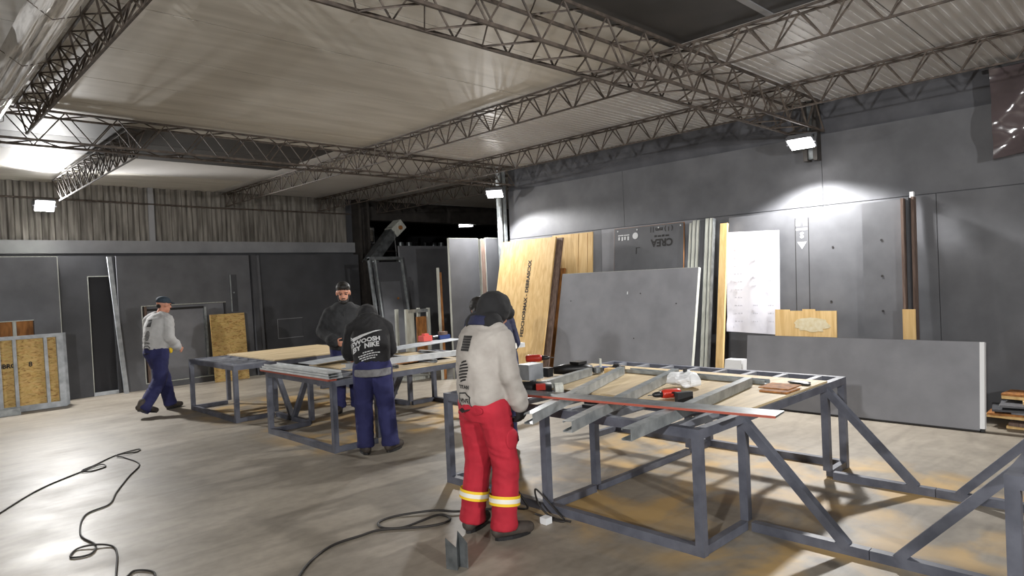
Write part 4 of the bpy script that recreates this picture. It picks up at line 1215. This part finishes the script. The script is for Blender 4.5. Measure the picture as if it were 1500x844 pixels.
# hi-vis bands
for k in 'RL':
    A = P.w(J['kn' + k]); B = P.w(J['an' + k]); d = (B - A).normalized(); x = d.cross(P.f).normalized(); y = x.cross(d).normalized()
    for nm, m, t0, t1, rr in (('yellow_tape', 'yellow', .50, .66, .103), ('silver_tape', 'reflect', .545, .615, .105)):
        mb = MB(); vs = []
        for t_ in (t0, t1):
            for i in range(24):
                a = 2 * PI * i / 24
                vs.append(A + (B - A) * t_ + (x * math.cos(a) + y * math.sin(a)) * rr)
        mb.add(vs, [(i, (i + 1) % 24, 24 + (i + 1) % 24, 24 + i) for i in range(24)])
        mb.build(nm, m, P.t, True)
mb = MB().ell(P.w((.06, -.155, .865)), .065, .008, .03, (P.r, P.f, P.u)); mb.build('pocket_flap', 'redcloth', P.t, True)
mb = MB().ell(P.w((.2, .03, .66)), .012, .06, .07, (P.r, P.f, P.u)); mb.build('cargo_pocket', 'redcloth', P.t, True)
shoes(P, J)
mb = MB().ell(P.w((0, .12, 1.515)), .104, .13, .122, (P.r, P.f, P.u)).cap(P.w((0, .17, 1.525)), P.w((0, .26, 1.475)), .095, .05).cap(P.w((-.07, .02, 1.42)), P.w((.07, .02, 1.42)), .075, .075).cap(P.w((0, .07, 1.5)), P.w((0, .08, 1.42)), .085, .085)
P.put('hood', mb, 'blackcloth', .01, 4, .004, 10)
mb = MB().loft([P.ring((0, .03, 1.385), .135, .12, .3), P.ring((0, .05, 1.45), .115, .11, .3)], 20)
P.put('navy_collar', mb, 'navyjacket', .01, 2)
for k, sd in (('R', 1), ('L', -1)):
    mb = MB(); Pn = (None if k == 'R' else (0, 0, -1))
    W = Vector(J['wr' + k]); T = Vector(J['ha' + k]); d = (T - W).normalized()
    P.hand(mb, tuple(W), tuple(T), sd, .7, Pn)
    mb.v = [v for v in mb.v]
    o, _ = P.put('glove', mb, 'glove', .007, 2)
    nrm = [v.normal.copy() for v in o.data.vertices]
    for v, vn in zip(o.data.vertices, nrm): v.co += vn * .0055

# ---- man in black hoodie bending over the profile bench (seen from behind)
P = Person('person in black hoodie with white back print bending over the profile bench', (3.70, 5.92), 62)
J = dict(pelvis=(0, -.06, .93), waist=(0, .0, 1.05), chest=(0, .14, 1.22), neck=(.01, .3, 1.36), head=(.01, .42, 1.38),
         shR=(.165, .17, 1.29), elR=(.205, .2, 1.03), wrR=(.19, .42, .98), haR=(.15, .52, .945),
         shL=(-.165, .17, 1.29), elL=(-.215, .2, 1.03), wrL=(-.19, .42, .98), haL=(-.15, .52, .945),
         hipR=(.09, -.05, .88), knR=(.12, .0, .48), anR=(.15, -.05, .09), toeR=(.28, .12, .03),
         hipL=(-.09, -.05, .88), knL=(-.10, .02, .48), anL=(-.10, -.04, .09), toeL=(-.13, .16, .03))
P.put('body', base_body(P, J, (0, .6, -.8), 1.0, .6, ((0, 0, -1), (0, 0, -1))), 'skin', .008, 3)
P.eyes()
_, bv = P.put('hoodie', top_garment(P, J, [((0, -.06, .86), .165, .135), ((0, -.05, .96), .18, .145), ((0, .0, 1.08), .195, .15, .3), ((0, .09, 1.2), .195, .145, .5), ((0, .18, 1.30), .175, .12, .7), ((0, .25, 1.36), .12, .1, .8)], (.092, .085, .062)), 'blackcloth', .011, 3, .006, 8)
mb = MB().loft([P.ring((0, -.062, .80), .188, .162), P.ring((0, -.062, .872), .19, .165)], 22)
P.put('grey_hem', mb, 'greyband', .01, 2, .003)
mb = MB().ell(P.w((0, .37, 1.39)), .118, .16, .125, (P.r, P.f, P.u)).cap(P.w((-.09, .17, 1.34)), P.w((.09, .17, 1.34)), .062, .062)
P.put('hood', mb, 'blackcloth', .01, 4, .004, 10)
up_ = (0, .5, .86)
P.decal(text_mb('SWOOSH', .068, .003, 1.0), bv, (-.06, -.12, 1.165), (1, 0, .12), up_, 'back_lettering', 'wh_mark')
P.decal(text_mb('BY  NIKE', .068, .003, 1.0), bv, (-.06, -.13, 1.10), (1, 0, .12), up_, 'back_lettering', 'wh_mark')
g = MB()
crv = [(-.2, -.03, .0), (-.17, -.058, .018), (-.10, -.045, .014), (0, -.012, .010), (.1, .022, .005), (.17, .046, .001)]
top = [(-.2, .035), (-.185, -.005), (-.12, -.008), (0, .012), (.1, .034), (.17, .048)]
vs = [(c[0], c[1], 0) for c in crv] + [(c[0], c[1], 0) for c in top]
g.add(vs, [(i, i + 1, 7 + i, 6 + i) for i in range(5)])
g.v = [p * .85 for p in g.v]
P.decal(g, bv, (-.03, -.1, 1.245), (1, 0, .05), up_, 'tick_logo', 'wh_mark')
def print_lines(w, h):
    # a line of print too small to read in the photograph: a row of short strokes
    g = MB(); x = -w / 2
    random.seed(int(w * 1000))
    while x < w / 2:
        d = random.uniform(.012, .03)
        g.add([(x, -h / 2, 0), (x + d, -h / 2, 0), (x + d, h / 2, 0), (x, h / 2, 0)], [(0, 1, 2, 3)])
        x += d + .006
    return g
for i, w_ in enumerate((.10, .19, .17, .13)):
    P.decal(print_lines(w_, .011), bv, (-.045, -.14, 1.035 - .027 * i), (1, 0, .12), up_, 'small_print', 'wh_mark')
P.put('trousers', trousers(P, J, .175, .14, .108, .092, .088, .95), 'navy', .011, 3, .006, 7)
shoes(P, J)

# ---- bearded man standing beyond the profile bench, facing the camera
P = Person('bearded person in black jacket looking down beyond the profile bench', (4.70, 8.16), 240)
P.hs = 1.14
J = dict(pelvis=(0, -.02, .95), waist=(0, .0, 1.08), chest=(0, .0, 1.3), neck=(0, .02, 1.49), head=(0, .06, 1.63),
         shR=(.2, .0, 1.38), elR=(.3, .02, 1.12), wrR=(.14, .26, .98), haR=(.04, .32, .95),
         shL=(-.2, .0, 1.38), elL=(-.3, .04, 1.12), wrL=(-.14, .28, .97), haL=(-.04, .33, .93),
         hipR=(.1, -.02, .9), knR=(.11, .02, .49), anR=(.12, -.02, .09), toeR=(.16, .2, .03),
         hipL=(-.1, -.02, .9), knL=(-.11, .02, .49), anL=(-.12, -.02, .09), toeL=(-.16, .2, .03))
P.put('body', base_body(P, J, (0, .95, -.28), 1.15, .6), 'skin', .008, 3)
P.eyes()
P.put('jacket', top_garment(P, J, [((0, -.01, .86), .21, .18), ((0, .0, .98), .235, .2), ((0, .01, 1.12), .24, .2), ((0, .0, 1.3), .245, .175), ((0, .0, 1.42), .2, .14), ((0, .02, 1.5), .11, .1)], (.095, .09, .065)), 'charcloth', .011, 3, .006, 8)
MB().loft([P.ring((0, .17, .88), .003, .008), P.ring((0, .17, 1.42), .003, .006)], 6).build('zip', 'black', P.t)
P.put('trousers', trousers(P, J, .2, .16, .115, .092, .088, .98), 'navy', .011, 3, .006, 7)
shoes(P, J)
ax = (P.hr, P.hf, P.hu)
mb = MB().ell(P.hc + P.hu * .062 - P.hf * .022, .083, .098, .07, ax).ell(P.hc + P.hu * .09 + P.hf * .03, .072, .06, .035, ax).ell(P.hc + P.hu * .02 - P.hf * .06, .08, .06, .07, ax)
P.put('hair', mb, 'hair', .007, 3, .003, 40)
mb = MB().ell(P.hc + P.hf * .06 - P.hu * .088, .05, .048, .038, ax).cap(P.hc + P.hr * .06 - P.hu * .02 + P.hf * .02, P.hc + P.hr * .04 - P.hu * .085 + P.hf * .06, .014, .02).cap(P.hc - P.hr * .06 - P.hu * .02 + P.hf * .02, P.hc - P.hr * .04 - P.hu * .085 + P.hf * .06, .014, .02).cap(P.hc + P.hf * .098 - P.hu * .045 - P.hr * .02, P.hc + P.hf * .098 - P.hu * .045 + P.hr * .02, .007, .007)
P.put('beard', mb, 'hair', .006, 2, .002, 40)

# ---- man in cap walking along the left wall
P = Person('person in light grey sweatshirt and slate cap walking past the charcoal panels', (3.03, 10.62), 28)
J = dict(pelvis=(0, -.02, .93), waist=(0, .0, 1.06), chest=(0, .04, 1.28), neck=(0, .09, 1.44), head=(.02, .14, 1.565),
         shR=(.175, .05, 1.37), elR=(.225, .0, 1.09), wrR=(.19, .18, .94), haR=(.2, .28, .88),
         shL=(-.175, .05, 1.37), elL=(-.27, .12, 1.10), wrL=(-.2, .32, .97), haL=(-.16, .4, .95),
         hipR=(.09, -.03, .88), knR=(.12, -.1, .48), anR=(.12, -.42, .13), toeR=(.18, -.22, .03),
         hipL=(-.09, -.01, .88), knL=(-.08, .17, .50), anL=(-.06, .25, .09), toeL=(-.05, .45, .03))
J['liftR'] = .25
P.put('body', base_body(P, J, (.25, .95, -.12), 1.0, .5), 'skin', .008, 3)
P.eyes()
_, bv = P.put('sweatshirt', top_garment(P, J, [((0, -.02, .89), .175, .15), ((0, -.01, .96), .19, .16), ((0, .0, 1.1), .195, .16), ((0, .03, 1.27), .205, .15), ((0, .05, 1.37), .19, .125), ((0, .08, 1.44), .1, .095)], (.09, .08, .06)), 'sweat2', .011, 3, .006, 8)
sweat_logos(P, bv, (-.01, -.2, 1.31), (1, 0, 0), (0, 0, 1))
P.put('trousers', trousers(P, J, .185, .15, .115, .095, .09, .98), 'navy', .011, 3, .006, 7)
shoes(P, J)
mb = MB().loft([P.ring((0, -.02, .93), .178, .152), P.ring((0, -.02, .965), .176, .15)], 22)
P.put('belt', mb, 'black', .008, 1)
mb = MB().ell(P.w((.17, .08, .9)), .025, .03, .045, (P.r, P.f, P.u)); mb.build('yellow_tape_measure', 'yellow', P.t, True)
ax = (P.hr, P.hf, P.hu)
mb = MB().ell(P.hc + P.hu * .062 - P.hf * .012, .09, .108, .07, ax).loft([(P.hc + P.hu * .045 + P.hf * .07, P.hr * .07, P.hu * .012), (P.hc + P.hu * .035 + P.hf * .15, P.hr * .055, P.hu * .008)], 16)
P.put('cap', mb, 'cap', .007, 2)
mb = MB().ell(P.hc - P.hf * .072 - P.hu * .01, .05, .032, .045, ax); P.put('hair', mb, 'hair', .007, 2)

# ---- man in navy jacket half hidden behind the man in red
P = Person('person in navy jacket with a pale reflective stripe half hidden behind the man in red', (4.54, 4.96), 75)
J = dict(pelvis=(0, -.12, .93), waist=(0, -.06, 1.05), chest=(0, .06, 1.24), neck=(-.05, .18, 1.33), head=(-.04, .24, 1.40),
         shR=(.19, .08, 1.32), elR=(.25, .06, 1.05), wrR=(.2, .26, .93), haR=(.18, .36, .9),
         shL=(-.19, .08, 1.32), elL=(-.25, .1, 1.05), wrL=(-.2, .3, .93), haL=(-.18, .4, .9),
         hipR=(.09, -.1, .88), knR=(.1, -.02, .48), anR=(.1, -.06, .09), toeR=(.12, .14, .03),
         hipL=(-.09, -.1, .88), knL=(-.1, -.02, .48), anL=(-.1, -.06, .09), toeL=(-.12, .14, .03))
P.put('body', base_body(P, J, (0, .8, -.5), 1.0, .6), 'skin', .008, 3)
P.eyes()
P.put('jacket', top_garment(P, J, [((0, -.12, .78), .175, .15), ((0, -.11, .93), .185, .155), ((0, -.06, 1.07), .19, .155), ((0, .03, 1.22), .2, .145, .3), ((0, .1, 1.33), .19, .12, .4), ((0, .15, 1.4), .1, .1, .4)], (.09, .08, .06)), 'navyjacket', .011, 3, .006, 8)
mb = MB().loft([P.ring((0, -.075, 1.015), .202, .168), P.ring((0, -.055, 1.065), .204, .17)], 24)
P.put('reflective_stripe', mb, 'reflect', .008, 1)
P.put('trousers', trousers(P, J, .18, .14, .108, .09, .086, .96), 'navy', .011, 3, .006, 7)
shoes(P, J)
ax = (P.hr, P.hf, P.hu)
mb = MB().ell(P.hc + P.hu * .045 - P.hf * .02, .096, .112, .1, ax).ell(P.hc - P.hf * .03 - P.hu * .03, .093, .085, .08, ax)
P.put('beanie', mb, 'hair', .007, 3, .002, 30)
print('OBJECTS', len(bpy.data.objects))
